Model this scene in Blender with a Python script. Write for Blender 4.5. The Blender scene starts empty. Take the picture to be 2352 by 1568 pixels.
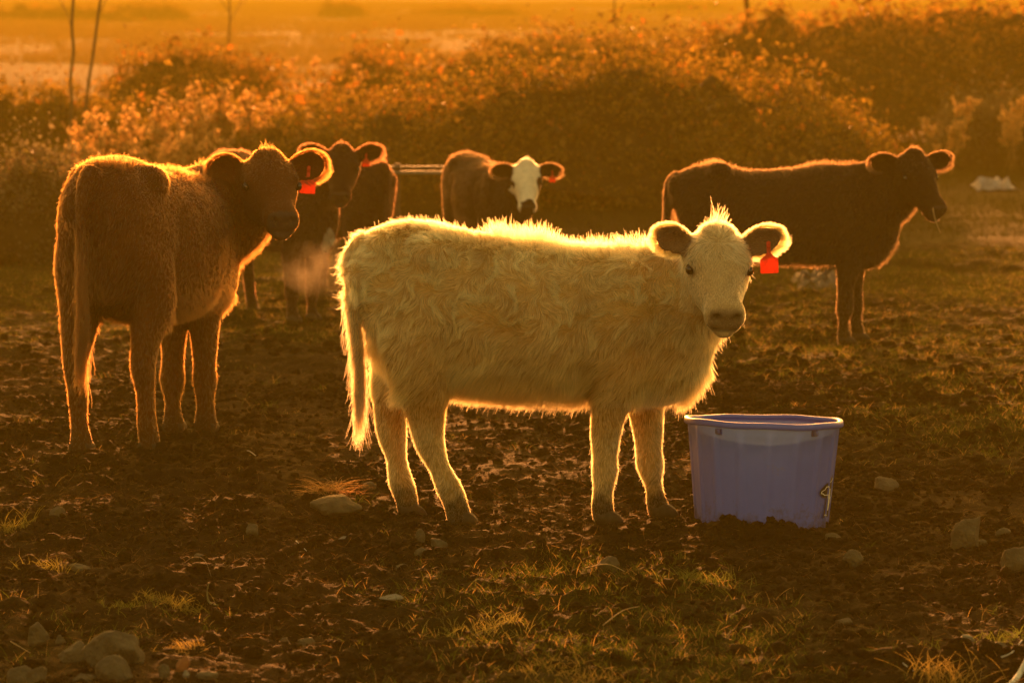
import bpy, bmesh, math, random
import numpy as np
from mathutils import Vector, Matrix

sc = bpy.context.scene
col = sc.collection
R = math.radians
rng = np.random.default_rng(7)

# ------------------------------------------------------------------ camera
CAM_H, FPX, HOR = 2.0, 9800.0, -40.0          # eye height; focal length and horizon in units of a 2352 wide frame
PITCH = math.atan((784 - HOR) / FPX)
cam_d = bpy.data.cameras.new('camera')
cam = bpy.data.objects.new('camera', cam_d)
col.objects.link(cam)
cam.location = (0, 0, CAM_H)
cam.rotation_euler = (math.pi / 2 - PITCH, 0, 0)
cam_d.sensor_width = 36.0
cam_d.lens = 36.0 * FPX / 2352.0
cam_d.clip_start = 0.5
cam_d.clip_end = 3000
cam_d.dof.use_dof = True
cam_d.dof.focus_distance = 15.8
cam_d.dof.aperture_fstop = 6.0
sc.camera = cam

# ------------------------------------------------------------------ sky and sun
SUN_EL, SUN_AZ = R(5.8), R(-1.6)              # low sun straight ahead, a touch to the left
world = bpy.data.worlds.new('World')
sc.world = world
world.use_nodes = True
wn = world.node_tree
wn.nodes.clear()
sky = wn.nodes.new('ShaderNodeTexSky')
sky.sky_type = 'NISHITA'
sky.sun_disc = False
sky.sun_elevation = SUN_EL
sky.sun_rotation = SUN_AZ
sky.dust_density = 4.0
tint = wn.nodes.new('ShaderNodeMix')
tint.data_type = 'RGBA'
tint.blend_type = 'MULTIPLY'
tint.inputs[0].default_value = 1.0
tint.inputs[7].default_value = (1.0, 0.60, 0.19, 1)
bg = wn.nodes.new('ShaderNodeBackground')
bg.inputs['Strength'].default_value = 0.15
wo = wn.nodes.new('ShaderNodeOutputWorld')
wn.links.new(sky.outputs[0], tint.inputs[6])
wn.links.new(tint.outputs[2], bg.inputs['Color'])
wn.links.new(bg.outputs[0], wo.inputs['Surface'])

sun_d = bpy.data.lights.new('sun', 'SUN')
sun = bpy.data.objects.new('sun', sun_d)
col.objects.link(sun)
sun_d.energy = 2.8
sun_d.angle = R(0.6)
sun_d.color = (1.0, 0.34, 0.085)
sdir = Vector((math.sin(SUN_AZ) * math.cos(SUN_EL), math.cos(SUN_AZ) * math.cos(SUN_EL), math.sin(SUN_EL)))
sun.rotation_euler = sdir.to_track_quat('Z', 'Y').to_euler()
sun.location = (0, 60, 8)

vs = sc.view_settings
vs.view_transform = 'Standard'
vs.look = 'None'
vs.exposure = 2.4
vs.gamma = 1.0
vs.use_curve_mapping = False
sc.cycles.use_denoising = True
sc.cycles.max_bounces = 6
sc.cycles.transparent_max_bounces = 16
sc.cycles.transmission_bounces = 5
sc.cycles.volume_bounces = 0
sc.cycles.caustics_reflective = False
sc.cycles.caustics_refractive = False
sc.cycles.sample_clamp_indirect = 6.0

HAZE_DENSITY, HAZE_G, HAZE_COL = 0.0036, -0.20, (0.78, 0.56, 0.05)


# ------------------------------------------------------------------ helpers
def px_dir(x, y):
    v = Vector(((x - 1176) / FPX, 1.0, (784 - y) / FPX))
    c, s = math.cos(PITCH), math.sin(PITCH)
    return Vector((v.x, v.y * c + v.z * s, v.z * c - v.y * s))


def gpt(x, y, z=0.0):
    """point of the plane z that the camera sees at (x, y)"""
    d = px_dir(x, y)
    k = (z - CAM_H) / d.z
    return Vector((d.x * k, d.y * k, z))


def dpt(x, y, Y):
    """point at distance Y ahead that the camera sees at (x, y)"""
    d = px_dir(x, y)
    k = Y / d.y
    return Vector((d.x * k, Y, CAM_H + d.z * k))


def hash3(ix, iy, iz, seed):
    h = (ix.astype(np.int64) * 374761393 + iy.astype(np.int64) * 668265263 + iz.astype(np.int64) * 2147483647 + seed * 974634777) & 0xFFFFFFFF
    h = ((h ^ (h >> 13)) * 1274126177) & 0xFFFFFFFF
    h = h ^ (h >> 16)
    return (h & 0xFFFFFF) / float(0xFFFFFF)


def noise3(p, seed=0):
    """smooth value noise in -1..1 for an (N,3) array"""
    f = np.floor(p)
    u = p - f
    u = u * u * (3 - 2 * u)
    f = f.astype(np.int64)
    r = 0
    for dx in (0, 1):
        wx = u[:, 0] if dx else 1 - u[:, 0]
        for dy in (0, 1):
            wy = u[:, 1] if dy else 1 - u[:, 1]
            for dz in (0, 1):
                wz = u[:, 2] if dz else 1 - u[:, 2]
                r = r + wx * wy * wz * hash3(f[:, 0] + dx, f[:, 1] + dy, f[:, 2] + dz, seed)
    return r * 2 - 1


def noise2(x, y, seed=0):
    fx, fy = np.floor(x), np.floor(y)
    u, v = x - fx, y - fy
    u, v = u * u * (3 - 2 * u), v * v * (3 - 2 * v)
    ix, iy = fx.astype(np.int64), fy.astype(np.int64)
    z = np.zeros_like(ix)
    a, b = hash3(ix, iy, z, seed), hash3(ix + 1, iy, z, seed)
    c, d = hash3(ix, iy + 1, z, seed), hash3(ix + 1, iy + 1, z, seed)
    return ((a * (1 - u) + b * u) * (1 - v) + (c * (1 - u) + d * u) * v) * 2 - 1


def sstep(a, b, x):
    t = np.clip((x - a) / (b - a), 0, 1)
    return t * t * (3 - 2 * t)


def norm(v):
    return v / np.maximum(np.linalg.norm(v, axis=-1, keepdims=True), 1e-9)


def tag(o, label=None, cat=None, group=None, kind=None):
    if label: o['label'] = label
    if cat: o['category'] = cat
    if group: o['group'] = group
    if kind: o['kind'] = kind
    return o


def empty(name, loc=(0, 0, 0), rz=0.0):
    o = bpy.data.objects.new(name, None)
    o.empty_display_size = 0.2
    col.objects.link(o)
    o.location = loc
    o.rotation_euler = (0, 0, rz)
    return o


def link_mesh(name, verts, faces, mat, parent=None, smooth=True, loc=None, colors=None):
    me = bpy.data.meshes.new(name)
    verts = np.asarray(verts, dtype=np.float32)
    if isinstance(faces, np.ndarray):
        n, k = faces.shape
        me.vertices.add(len(verts))
        me.vertices.foreach_set('co', verts.ravel())
        me.loops.add(n * k)
        me.loops.foreach_set('vertex_index', faces.astype(np.int32).ravel())
        me.polygons.add(n)
        me.polygons.foreach_set('loop_start', np.arange(0, n * k, k, dtype=np.int32))
        me.update(calc_edges=True)
        me.validate()
    else:
        me.from_pydata(verts.tolist(), [], faces)
    if smooth:
        me.polygons.foreach_set('use_smooth', np.ones(len(me.polygons), dtype=bool))
    if colors is not None:
        a = me.attributes.new('col', 'FLOAT_COLOR', 'POINT')
        c = np.ones((len(verts), 4), dtype=np.float32)
        c[:, :3] = colors
        a.data.foreach_set('color', c.ravel())
    if mat: me.materials.append(mat)
    o = bpy.data.objects.new(name, me)
    col.objects.link(o)
    if parent: o.parent = parent
    if loc is not None: o.location = loc
    return o


def link_hair(name, pts, radius, colors, mat, parent=None):
    """pts (N,K,3); radius (N,K) ; colors (N,3): strands as one hair object"""
    n, k, _ = pts.shape
    hc = bpy.data.hair_curves.new(name)
    hc.add_curves([k] * n)
    hc.points.foreach_set('position', np.ascontiguousarray(pts, dtype=np.float32).ravel())
    ra = hc.attributes.get('radius') or hc.attributes.new('radius', 'FLOAT', 'POINT')
    ra.data.foreach_set('value', np.ascontiguousarray(radius, dtype=np.float32).ravel())
    ca = hc.attributes.new('col', 'FLOAT_COLOR', 'CURVE')
    c = np.ones((n, 4), dtype=np.float32)
    c[:, :3] = colors
    ca.data.foreach_set('color', c.ravel())
    hc.materials.append(mat)
    o = bpy.data.objects.new(name, hc)
    col.objects.link(o)
    if parent: o.parent = parent
    return o


# ------------------------------------------------------------------ materials
def new_mat(name):
    m = bpy.data.materials.new(name)
    m.use_nodes = True
    nt = m.node_tree
    nt.nodes.clear()
    out = nt.nodes.new('ShaderNodeOutputMaterial')
    return m, nt, out


def N(nt, kind, **kw):
    n = nt.nodes.new(kind)
    for k, v in kw.items():
        if k.startswith('i_'):
            key = k[2:].replace('_', ' ')
            n.inputs[key].default_value = v
        else:
            setattr(n, k, v)
    return n


def simple_mat(name, color, rough=0.6, noise=0.25, nscale=20.0, bump=0.0, bscale=60.0, attr=False, translucent=0.0, spec=0.3, metallic=0.0):
    m, nt, out = new_mat(name)
    L = nt.links.new
    p = N(nt, 'ShaderNodeBsdfPrincipled')
    p.inputs['Roughness'].default_value = rough
    p.inputs['Specular IOR Level'].default_value = spec
    p.inputs['Metallic'].default_value = metallic
    tc = N(nt, 'ShaderNodeTexCoord')
    nz = N(nt, 'ShaderNodeTexNoise')
    nz.inputs['Scale'].default_value = nscale
    nz.inputs['Detail'].default_value = 6
    L(tc.outputs['Object'], nz.inputs['Vector'])
    rm = N(nt, 'ShaderNodeMapRange')
    rm.inputs['From Min'].default_value = 0.3
    rm.inputs['From Max'].default_value = 0.7
    rm.inputs['To Min'].default_value = 1 - noise
    rm.inputs['To Max'].default_value = 1 + noise
    L(nz.outputs['Fac'], rm.inputs['Value'])
    mx = N(nt, 'ShaderNodeMix', data_type='RGBA', blend_type='MULTIPLY')
    mx.inputs[0].default_value = 1
    if attr:
        at = N(nt, 'ShaderNodeAttribute', attribute_name='col')
        L(at.outputs['Color'], mx.inputs[6])
    else:
        mx.inputs[6].default_value = (*color, 1)
    L(rm.outputs[0], mx.inputs[7])
    L(mx.outputs[2], p.inputs['Base Color'])
    if bump > 0:
        n2 = N(nt, 'ShaderNodeTexNoise')
        n2.inputs['Scale'].default_value = bscale
        n2.inputs['Detail'].default_value = 8
        L(tc.outputs['Object'], n2.inputs['Vector'])
        b = N(nt, 'ShaderNodeBump')
        b.inputs['Strength'].default_value = bump
        b.inputs['Distance'].default_value = 0.02
        L(n2.outputs['Fac'], b.inputs['Height'])
        L(b.outputs[0], p.inputs['Normal'])
    if translucent > 0:
        t = N(nt, 'ShaderNodeBsdfTranslucent')
        L(mx.outputs[2], t.inputs['Color'])
        ms = N(nt, 'ShaderNodeMixShader')
        ms.inputs[0].default_value = translucent
        L(p.outputs[0], ms.inputs[1])
        L(t.outputs[0], ms.inputs[2])
        L(ms.outputs[0], out.inputs['Surface'])
    else:
        L(p.outputs[0], out.inputs['Surface'])
    return m


def hair_mat(name, rough=0.35, radial=0.5):
    m, nt, out = new_mat(name)
    at = N(nt, 'ShaderNodeAttribute', attribute_name='col')
    h = N(nt, 'ShaderNodeBsdfHairPrincipled')
    h.parametrization = 'COLOR'
    h.inputs['Roughness'].default_value = rough
    h.inputs['Radial Roughness'].default_value = radial
    h.inputs['Random Roughness'].default_value = 0.2
    hi = N(nt, 'ShaderNodeHairInfo')           # undercoat darkened at the roots to paint shade between the locks
    rp = N(nt, 'ShaderNodeMapRange')
    rp.inputs['From Max'].default_value = 0.75
    rp.inputs['To Min'].default_value = 0.48
    rp.inputs['To Max'].default_value = 1.12
    nt.links.new(hi.outputs['Intercept'], rp.inputs['Value'])
    mx = N(nt, 'ShaderNodeMix', data_type='RGBA', blend_type='MULTIPLY')
    mx.inputs[0].default_value = 1
    nt.links.new(at.outputs['Color'], mx.inputs[6])
    nt.links.new(rp.outputs[0], mx.inputs[7])
    nt.links.new(mx.outputs[2], h.inputs['Color'])
    nt.links.new(h.outputs[0], out.inputs['Surface'])
    return m


def blade_mat(name, trans=0.55):
    """grass, straw and leaves: diffuse in front, light shining through from behind"""
    m, nt, out = new_mat(name)
    L = nt.links.new
    at = N(nt, 'ShaderNodeAttribute', attribute_name='col')
    p = N(nt, 'ShaderNodeBsdfPrincipled')
    p.inputs['Roughness'].default_value = 0.5
    p.inputs['Specular IOR Level'].default_value = 0.35
    t = N(nt, 'ShaderNodeBsdfTranslucent')
    ms = N(nt, 'ShaderNodeMixShader')
    ms.inputs[0].default_value = trans
    L(at.outputs['Color'], p.inputs['Base Color'])
    L(at.outputs['Color'], t.inputs['Color'])
    L(p.outputs[0], ms.inputs[1])
    L(t.outputs[0], ms.inputs[2])
    L(ms.outputs[0], out.inputs['Surface'])
    return m


M_COAT = hair_mat('coat_hair', 0.42, 0.6)
M_BLADE = blade_mat('blade', 0.72)
M_LEAF = blade_mat('leaf', 0.62)
M_HIDE = simple_mat('hide', (0.3, 0.2, 0.1), rough=0.85, noise=0.15, nscale=30, attr=True, spec=0.15)
M_EYE = simple_mat('eye_black', (0.006, 0.004, 0.003), rough=0.08, noise=0.0, spec=0.6)
M_HOOF = simple_mat('hoof_horn', (0.035, 0.024, 0.016), rough=0.7, noise=0.4, nscale=40)
M_STONE = simple_mat('stone', (0.085, 0.066, 0.038), rough=0.9, noise=0.45, nscale=14, bump=0.9, bscale=60)
M_STONE_RED = simple_mat('stone_russet', (0.22, 0.085, 0.03), rough=0.9, noise=0.4, nscale=14, bump=0.5, bscale=45)
M_STONE_PALE = simple_mat('stone_pale', (0.19, 0.165, 0.13), rough=0.9, noise=0.3, nscale=14, bump=0.4, bscale=45)
M_BARK = simple_mat('bark', (0.12, 0.08, 0.05), rough=0.9, noise=0.4, nscale=25, bump=0.5)
M_TWIG = simple_mat('dry_twig', (0.20, 0.14, 0.08), rough=0.85, noise=0.3, nscale=25)
M_TAG = simple_mat('tag_plastic', (0.80, 0.075, 0.03), rough=0.4, noise=0.15, nscale=60, translucent=0.38)

# ------------------------------------------------------------------ the ground
TUB = gpt(1757, 1196)
TUB_Y = TUB.y + 0.26


def hgt(x, y):
    x = np.asarray(x, float)
    y = np.asarray(y, float)
    z = 0.022 * noise2(x / 2.3, y / 2.3, 1)
    near = 1 - sstep(30, 48, y)
    z = z + near * 0.034 * noise2(x / 0.55, y / 0.6, 2)
    rough = near * (0.6 + 0.4 * noise2(x / 1.7, y / 2.1, 9))
    n3 = noise2(x / 0.21, y / 0.23, 3)
    z = z + rough * 0.028 * (1 - 2 * np.abs(n3))
    z = z + rough * 0.020 * noise2(x / 0.10, y / 0.12, 4)
    n5 = noise2(x / 0.055, y / 0.07, 5)
    z = z + rough * 0.016 * (1 - 2 * np.abs(n5))
    z = z + rough * 0.011 * (1 - 2 * np.abs(noise2(x / 0.033, y / 0.045, 6)))
    z = z + sstep(30, 60, y) * 0.10 * noise2(x / 9.0, y / 14.0, 7)
    # churned mud heaped against the near side of the tub
    m = np.exp(-(((x - TUB.x - 0.03) / 0.30) ** 2 + ((y - TUB_Y + 0.33) / 0.10) ** 2))
    z = z + m * (0.045 + 0.03 * noise2(x / 0.09, y / 0.09, 8))
    return z - 0.028


def hz(x, y):
    return float(hgt(np.array([x]), np.array([y]))[0])


def grow(a, b, step, k, lim):
    """dense from a to b, then ever wider out to lim"""
    c = list(np.arange(a, b, step))
    s = step
    v = c[-1]
    while v < lim:
        s = min(s * k, 14.0)
        v += s
        c.append(v)
    return c


gx = np.array(grow(0.0, 3.3, 0.019, 1.08, 400))
gx = np.concatenate([-gx[:0:-1], gx])
gy = np.array(grow(11.0, 28.0, 0.028, 1.02, 900))
back = []
v, s = 11.0, 0.05
while v > -50:
    v -= s
    s *= 1.12
    back.append(v)
gy = np.concatenate([np.array(back[::-1]), gy])
GX, GY = np.meshgrid(gx, gy)
gxx, gyy = GX.ravel(), GY.ravel()
gz = hgt(gxx, gyy)
nx, ny = len(gx), len(gy)
ii = (np.arange(ny - 1)[:, None] * nx + np.arange(nx - 1)[None, :]).ravel()
gf = np.stack([ii, ii + 1, ii + nx + 1, ii + nx], 1)


def green_mask(x, y):
    """where the grass has survived the hooves (0 bare .. 1 sward)"""
    n = 0.5 + 0.5 * noise2(x / 1.1, y / 1.6, 21) + 0.25 * noise2(x / 0.35, y / 0.5, 22)
    right = sstep(0.6, 2.0, x) * sstep(16.5, 19.5, y)
    mid = np.exp(-((x - 0.38) / 0.62) ** 2) * (1 - sstep(14.2, 15.4, y)) * 0.95
    back_ = sstep(21, 25, y) * 0.55
    left = np.exp(-((x + 1.3) / 0.5) ** 2 - ((y - 13.2) / 0.7) ** 2) * 0.5
    g = np.maximum.reduce([right, mid, back_, left])
    return np.clip(g * (0.35 + 0.9 * n) + 0.12 * (n - 0.6), 0, 1)


def field_mask(y):
    return sstep(44, 62, y)


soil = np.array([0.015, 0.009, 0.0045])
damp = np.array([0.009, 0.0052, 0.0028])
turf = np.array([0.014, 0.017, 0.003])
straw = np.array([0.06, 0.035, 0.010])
n1 = (0.5 + 0.5 * noise2(gxx / 0.3, gyy / 0.4, 31))[:, None]
gm = green_mask(gxx, gyy)[:, None]
fm = field_mask(gyy)[:, None]
fn = (0.5 + 0.5 * noise2(gxx / 6.0, gyy / 22.0, 33) * 0.8 + 0.3 * noise2(gxx / 2.0, gyy / 5.0, 34))[:, None]
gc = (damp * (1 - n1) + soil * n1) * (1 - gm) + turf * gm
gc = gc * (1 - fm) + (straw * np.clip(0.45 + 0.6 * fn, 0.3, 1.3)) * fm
M_GROUND = simple_mat('soil', (0, 0, 0), rough=0.95, noise=0.45, nscale=9, bump=1.0, bscale=70, attr=True, spec=0.04)
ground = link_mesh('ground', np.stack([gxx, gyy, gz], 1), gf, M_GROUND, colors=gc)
tag(ground, 'trampled dark soil giving way to turf and a golden field', None, None, 'structure')

# ------------------------------------------------------------------ the air
hz_me = bpy.data.meshes.new('haze')
bm = bmesh.new()
bmesh.ops.create_cube(bm, size=1.0)
for v in bm.verts:
    v.co = (v.co.x * 880, -70 + (v.co.y + 0.5) * 1010, -1.3 + (v.co.z + 0.5) * 5.1)
bm.to_mesh(hz_me)
bm.free()
m, nt, out = new_mat('haze')
pv = nt.nodes.new('ShaderNodeVolumePrincipled')
pv.inputs['Color'].default_value = (*HAZE_COL, 1)
pv.inputs['Density'].default_value = HAZE_DENSITY
pv.inputs['Anisotropy'].default_value = HAZE_G
nt.links.new(pv.outputs[0], out.inputs['Volume'])
hz_me.materials.append(m)
haze = bpy.data.objects.new('haze', hz_me)
col.objects.link(haze)
tag(haze, 'golden evening haze hanging over the pasture', None, None, 'stuff')

# ------------------------------------------------------------------ breath steaming in the cold air
bc = dpt(722, 618, 19.4)
bm = bmesh.new()
bmesh.ops.create_icosphere(bm, subdivisions=3, radius=1.0)
for v in bm.verts:
    v.co = (v.co.x * 0.20 + v.co.z * -0.07, v.co.y * 0.16, v.co.z * 0.15)
me = bpy.data.meshes.new('breath_vapour')
bm.to_mesh(me)
bm.free()
m, nt, out = new_mat('vapour')
tc = N(nt, 'ShaderNodeTexCoord')
nz = N(nt, 'ShaderNodeTexNoise')
nz.inputs['Scale'].default_value = 9.0
nz.inputs['Detail'].default_value = 4
gr = N(nt, 'ShaderNodeTexGradient', gradient_type='SPHERICAL')
mp = N(nt, 'ShaderNodeMapping')
mp.inputs['Scale'].default_value = (5.2, 6.5, 6.8)
rp = N(nt, 'ShaderNodeMapRange')
rp.inputs['From Min'].default_value = 0.42
rp.inputs['From Max'].default_value = 0.72
rp.inputs['To Max'].default_value = 2.2
mu = N(nt, 'ShaderNodeMath', operation='MULTIPLY')
pv = N(nt, 'ShaderNodeVolumePrincipled')
pv.inputs['Color'].default_value = (1, 0.9, 0.8, 1)
pv.inputs['Anisotropy'].default_value = 0.3
for a_, b_ in ((tc.outputs['Object'], nz.inputs['Vector']), (tc.outputs['Object'], mp.inputs['Vector']), (mp.outputs[0], gr.inputs['Vector']), (nz.outputs['Fac'], rp.inputs['Value']),
               (rp.outputs[0], mu.inputs[0]), (gr.outputs['Fac'], mu.inputs[1]), (mu.outputs[0], pv.inputs['Density']), (pv.outputs[0], out.inputs['Volume'])):
    nt.links.new(a_, b_)
me.materials.append(m)
vap = bpy.data.objects.new('breath_vapour', me)
col.objects.link(vap)
vap.location = bc
tag(vap, 'puff of breath steaming below the muzzle of the brown calf', 'vapour', None, 'stuff')

# ------------------------------------------------------------------ cattle
def ring_tube(cen, ra, rb, side, up, seg=20, ex=2.2):
    """closed loft: stations cen (N,3), half sizes ra along side and rb along up"""
    cen = np.asarray(cen, float)
    a = np.linspace(0, 2 * math.pi, seg, endpoint=False)
    ca, sa = np.cos(a), np.sin(a)
    ca = np.sign(ca) * np.abs(ca) ** (2 / ex)
    sa = np.sign(sa) * np.abs(sa) ** (2 / ex)
    V, F = [], []
    n = len(cen)
    for i in range(n):
        for j in range(seg):
            V.append(cen[i] + side[i] * (ra[i] * ca[j]) + up[i] * (rb[i] * sa[j]))
    for i in range(n - 1):
        for j in range(seg):
            k = (j + 1) % seg
            F.append((i * seg + j, i * seg + k, (i + 1) * seg + k, (i + 1) * seg + j))
    c0, c1 = len(V), len(V) + 1
    V += [cen[0], cen[-1]]
    for j in range(seg):
        k = (j + 1) % seg
        F.append((c0, k, j))
        F.append((c1, (n - 1) * seg + j, (n - 1) * seg + k))
    return V, F


def resample(st, n):
    """Catmull-Rom through the rows of st"""
    st = np.asarray(st, float)
    t = np.linspace(0, len(st) - 1, n)
    i = np.clip(t.astype(int), 0, len(st) - 2)
    f = (t - i)[:, None]
    p0, p1, p2, p3 = st[np.maximum(i - 1, 0)], st[i], st[i + 1], st[np.minimum(i + 2, len(st) - 1)]
    return 0.5 * (2 * p1 + (p2 - p0) * f + (2 * p0 - 5 * p1 + 4 * p2 - p3) * f ** 2 + (3 * p1 - p0 - 3 * p2 + p3) * f ** 3)


def path_tube(st, n=14, seg=16, fwd=(1, 0, 0), ex=2.0):
    """rows: x y z r_fore_aft r_side"""
    s = resample(st, n)
    c = s[:, :3]
    tang = norm(np.gradient(c, axis=0))
    fw = np.array(fwd, float)[None, :] - tang * (tang @ np.array(fwd, float))[:, None]
    fw = norm(fw)
    sd = np.cross(tang, fw)
    return ring_tube(c, s[:, 3], s[:, 4], fw, sd, seg, ex)


def ball(c, r, n=10):
    V, F = [], []
    r = np.array(r, float) * np.ones(3)
    for i in range(1, n):
        th = math.pi * i / n
        for j in range(2 * n):
            ph = math.pi * j / n
            V.append(np.array(c) + r * np.array([math.sin(th) * math.cos(ph), math.sin(th) * math.sin(ph), math.cos(th)]))
    m = 2 * n
    for i in range(n - 2):
        for j in range(m):
            F.append((i * m + j, (i + 1) * m + j, (i + 1) * m + (j + 1) % m, i * m + (j + 1) % m))
    a, b = len(V), len(V) + 1
    V += [np.array(c) + r * np.array([0, 0, 1]), np.array(c) - r * np.array([0, 0, 1])]
    for j in range(m):
        F.append((a, j, (j + 1) % m))
        F.append((b, (n - 2) * m + (j + 1) % m, (n - 2) * m + j))
    return V, F


TORSO = [  # x, top, bottom, half width
    (0.015, 0.99, 0.86, 0.05), (0.045, 1.045, 0.80, 0.11), (0.09, 1.082, 0.68, 0.155), (0.16, 1.108, 0.57, 0.185), (0.25, 1.118, 0.52, 0.20),
    (0.35, 1.105, 0.505, 0.21), (0.48, 1.075, 0.49, 0.235), (0.62, 1.05, 0.475, 0.25), (0.78, 1.04, 0.468, 0.248),
    (0.92, 1.035, 0.468, 0.228), (1.04, 1.03, 0.45, 0.20), (1.14, 1.012, 0.435, 0.175), (1.23, 0.985, 0.45, 0.150),
    (1.295, 0.945, 0.53, 0.120), (1.335, 0.88, 0.62, 0.080)]

LEGS_CREAM = [  # hind near, hind far, fore near, fore far: x y z r_fore_aft r_side
    [(0.225, -0.10, 0.84, 0.135, 0.085), (0.255, -0.125, 0.68, 0.135, 0.09), (0.275, -0.125, 0.54, 0.115, 0.075), (0.290, -0.115, 0.43, 0.075, 0.056), (0.300, -0.11, 0.32, 0.056, 0.047),
     (0.340, -0.11, 0.22, 0.042, 0.038), (0.376, -0.11, 0.14, 0.045, 0.040), (0.405, -0.11, 0.07, 0.042, 0.041), (0.42, -0.11, 0.01, 0.045, 0.044)],
    [(0.215, 0.10, 0.84, 0.125, 0.085), (0.222, 0.125, 0.68, 0.112, 0.09), (0.175, 0.125, 0.54, 0.095, 0.075), (0.152, 0.115, 0.43, 0.062, 0.056), (0.158, 0.11, 0.32, 0.055, 0.047),
     (0.176, 0.11, 0.22, 0.042, 0.038), (0.190, 0.11, 0.14, 0.045, 0.040), (0.212, 0.11, 0.07, 0.042, 0.041), (0.225, 0.11, 0.01, 0.045, 0.044)],
    [(1.05, -0.10, 0.78, 0.13, 0.07), (1.03, -0.125, 0.62, 0.12, 0.075), (0.99, -0.12, 0.48, 0.082, 0.062), (0.968, -0.11, 0.37, 0.058, 0.048), (0.963, -0.105, 0.27, 0.047, 0.041),
     (0.962, -0.105, 0.20, 0.051, 0.048), (0.955, -0.105, 0.13, 0.034, 0.034), (0.953, -0.105, 0.06, 0.041, 0.040), (0.965, -0.105, 0.01, 0.043, 0.044)],
    [(1.09, 0.10, 0.78, 0.12, 0.07), (1.10, 0.125, 0.62, 0.11, 0.075), (1.12, 0.12, 0.47, 0.078, 0.062), (1.127, 0.11, 0.36, 0.058, 0.050), (1.135, 0.105, 0.26, 0.047, 0.043),
     (1.143, 0.105, 0.195, 0.050, 0.048), (1.153, 0.105, 0.125, 0.034, 0.034), (1.165, 0.105, 0.06, 0.041, 0.040), (1.18, 0.105, 0.01, 0.043, 0.044)]]


def stand(hind_x=0.24, fore_x=1.02, sway=(0, 0, 0, 0), spread=1.0, fspread=1.0):
    """four legs of a standing beast"""
    out = []
    for s, dx in ((-1, sway[0]), (1, sway[1])):
        y = 0.125 * s * spread
        out.append([(0.20, 0.09 * s, 0.84, 0.15, 0.09), (hind_x + 0.02 + dx * 0.3, y, 0.68, 0.14, 0.09), (hind_x + 0.01 + dx * 0.5, y, 0.54, 0.105, 0.075),
                    (hind_x - 0.045 + dx * 0.6, y * 0.95, 0.42, 0.062, 0.054), (hind_x - 0.06 + dx * 0.75, y * 0.92, 0.34, 0.05, 0.045), (hind_x - 0.04 + dx * 0.85, y * 0.92, 0.24, 0.04, 0.037),
                    (hind_x - 0.03 + dx * 0.92, y * 0.92, 0.14, 0.036, 0.036), (hind_x - 0.01 + dx, y * 0.92, 0.07, 0.042, 0.041), (hind_x + dx, y * 0.92, 0.01, 0.046, 0.046)])
    for s, dx in ((-1, sway[2]), (1, sway[3])):
        y = 0.115 * s * fspread
        out.append([(1.06, 0.10 * s, 0.78, 0.13, 0.07), (1.05 + dx * 0.2, y * 1.05, 0.62, 0.115, 0.075), (fore_x + 0.01 + dx * 0.4, y, 0.48, 0.08, 0.062), (fore_x + dx * 0.6, y * 0.95, 0.37, 0.06, 0.05),
                    (fore_x + dx * 0.75, y * 0.92, 0.27, 0.048, 0.043), (fore_x + dx * 0.82, y * 0.92, 0.205, 0.050, 0.048), (fore_x - 0.005 + dx * 0.9, y * 0.92, 0.13, 0.034, 0.034),
                    (fore_x + dx, y * 0.92, 0.06, 0.041, 0.04), (fore_x + 0.012 + dx, y * 0.92, 0.01, 0.044, 0.045)])
    return out


HEAD = [  # along nose, up offset, half width, half height
    (-0.055, 0.000, 0.070, 0.062), (-0.02, 0.002, 0.102, 0.092), (0.03, 0.004, 0.115, 0.108), (0.085, -0.002, 0.110, 0.114), (0.14, -0.010, 0.096, 0.110),
    (0.20, -0.012, 0.080, 0.096), (0.25, -0.010, 0.065, 0.080), (0.29, -0.008, 0.062, 0.070), (0.325, -0.006, 0.069, 0.064), (0.358, -0.006, 0.067, 0.058),
    (0.380, -0.008, 0.050, 0.043)]


class Cow:
    pass


def head_frame(yaw, pitch, roll=0.0):
    hx = np.array([math.cos(yaw) * math.cos(pitch), math.sin(yaw) * math.cos(pitch), -math.sin(pitch)])
    hy = np.array([-math.sin(yaw), math.cos(yaw), 0.0])
    hzv = np.cross(hx, hy)
    c, s = math.cos(roll), math.sin(roll)
    hy, hzv = hy * c + hzv * s, hzv * c - hy * s
    return np.stack([hx, hy, hzv], 1)          # columns


def ear_points(s, t, side, L=0.165, W=0.058, lift=0.35, fwd=0.15, droop=0.0):
    """ear surface in head space; s along, t across (-1..1), opening faces the nose"""
    ax = norm(np.array([fwd, side * 1.0, lift]))
    nrm = norm(np.array([1.0, -side * 0.25, 0.25]))
    nrm = nrm - ax * (nrm @ ax)
    nrm = norm(nrm)
    acr = np.cross(nrm, ax) * side              # upward edge
    base = np.array([0.005, side * 0.088, 0.035])
    w = W * (0.42 + 0.58 * np.sin(np.clip(s * 1.08, 0, 1) ** 0.75 * math.pi * 0.72)) * np.sqrt(np.clip(1 - np.clip((s - 0.5) / 0.5, 0, 1) ** 2.6, 0, 1))
    bend = -droop * s ** 2
    p = base + ax * (s * L)[..., None] + acr * (t * w + 0.0)[..., None] - nrm * (0.030 * (1 - t ** 2) * np.sin(np.clip(s, 0, 1) * math.pi * 0.8 + 0.3))[..., None]
    p = p + np.array([0, 0, 1.0]) * bend[..., None]
    return p, nrm, ax, acr


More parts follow.
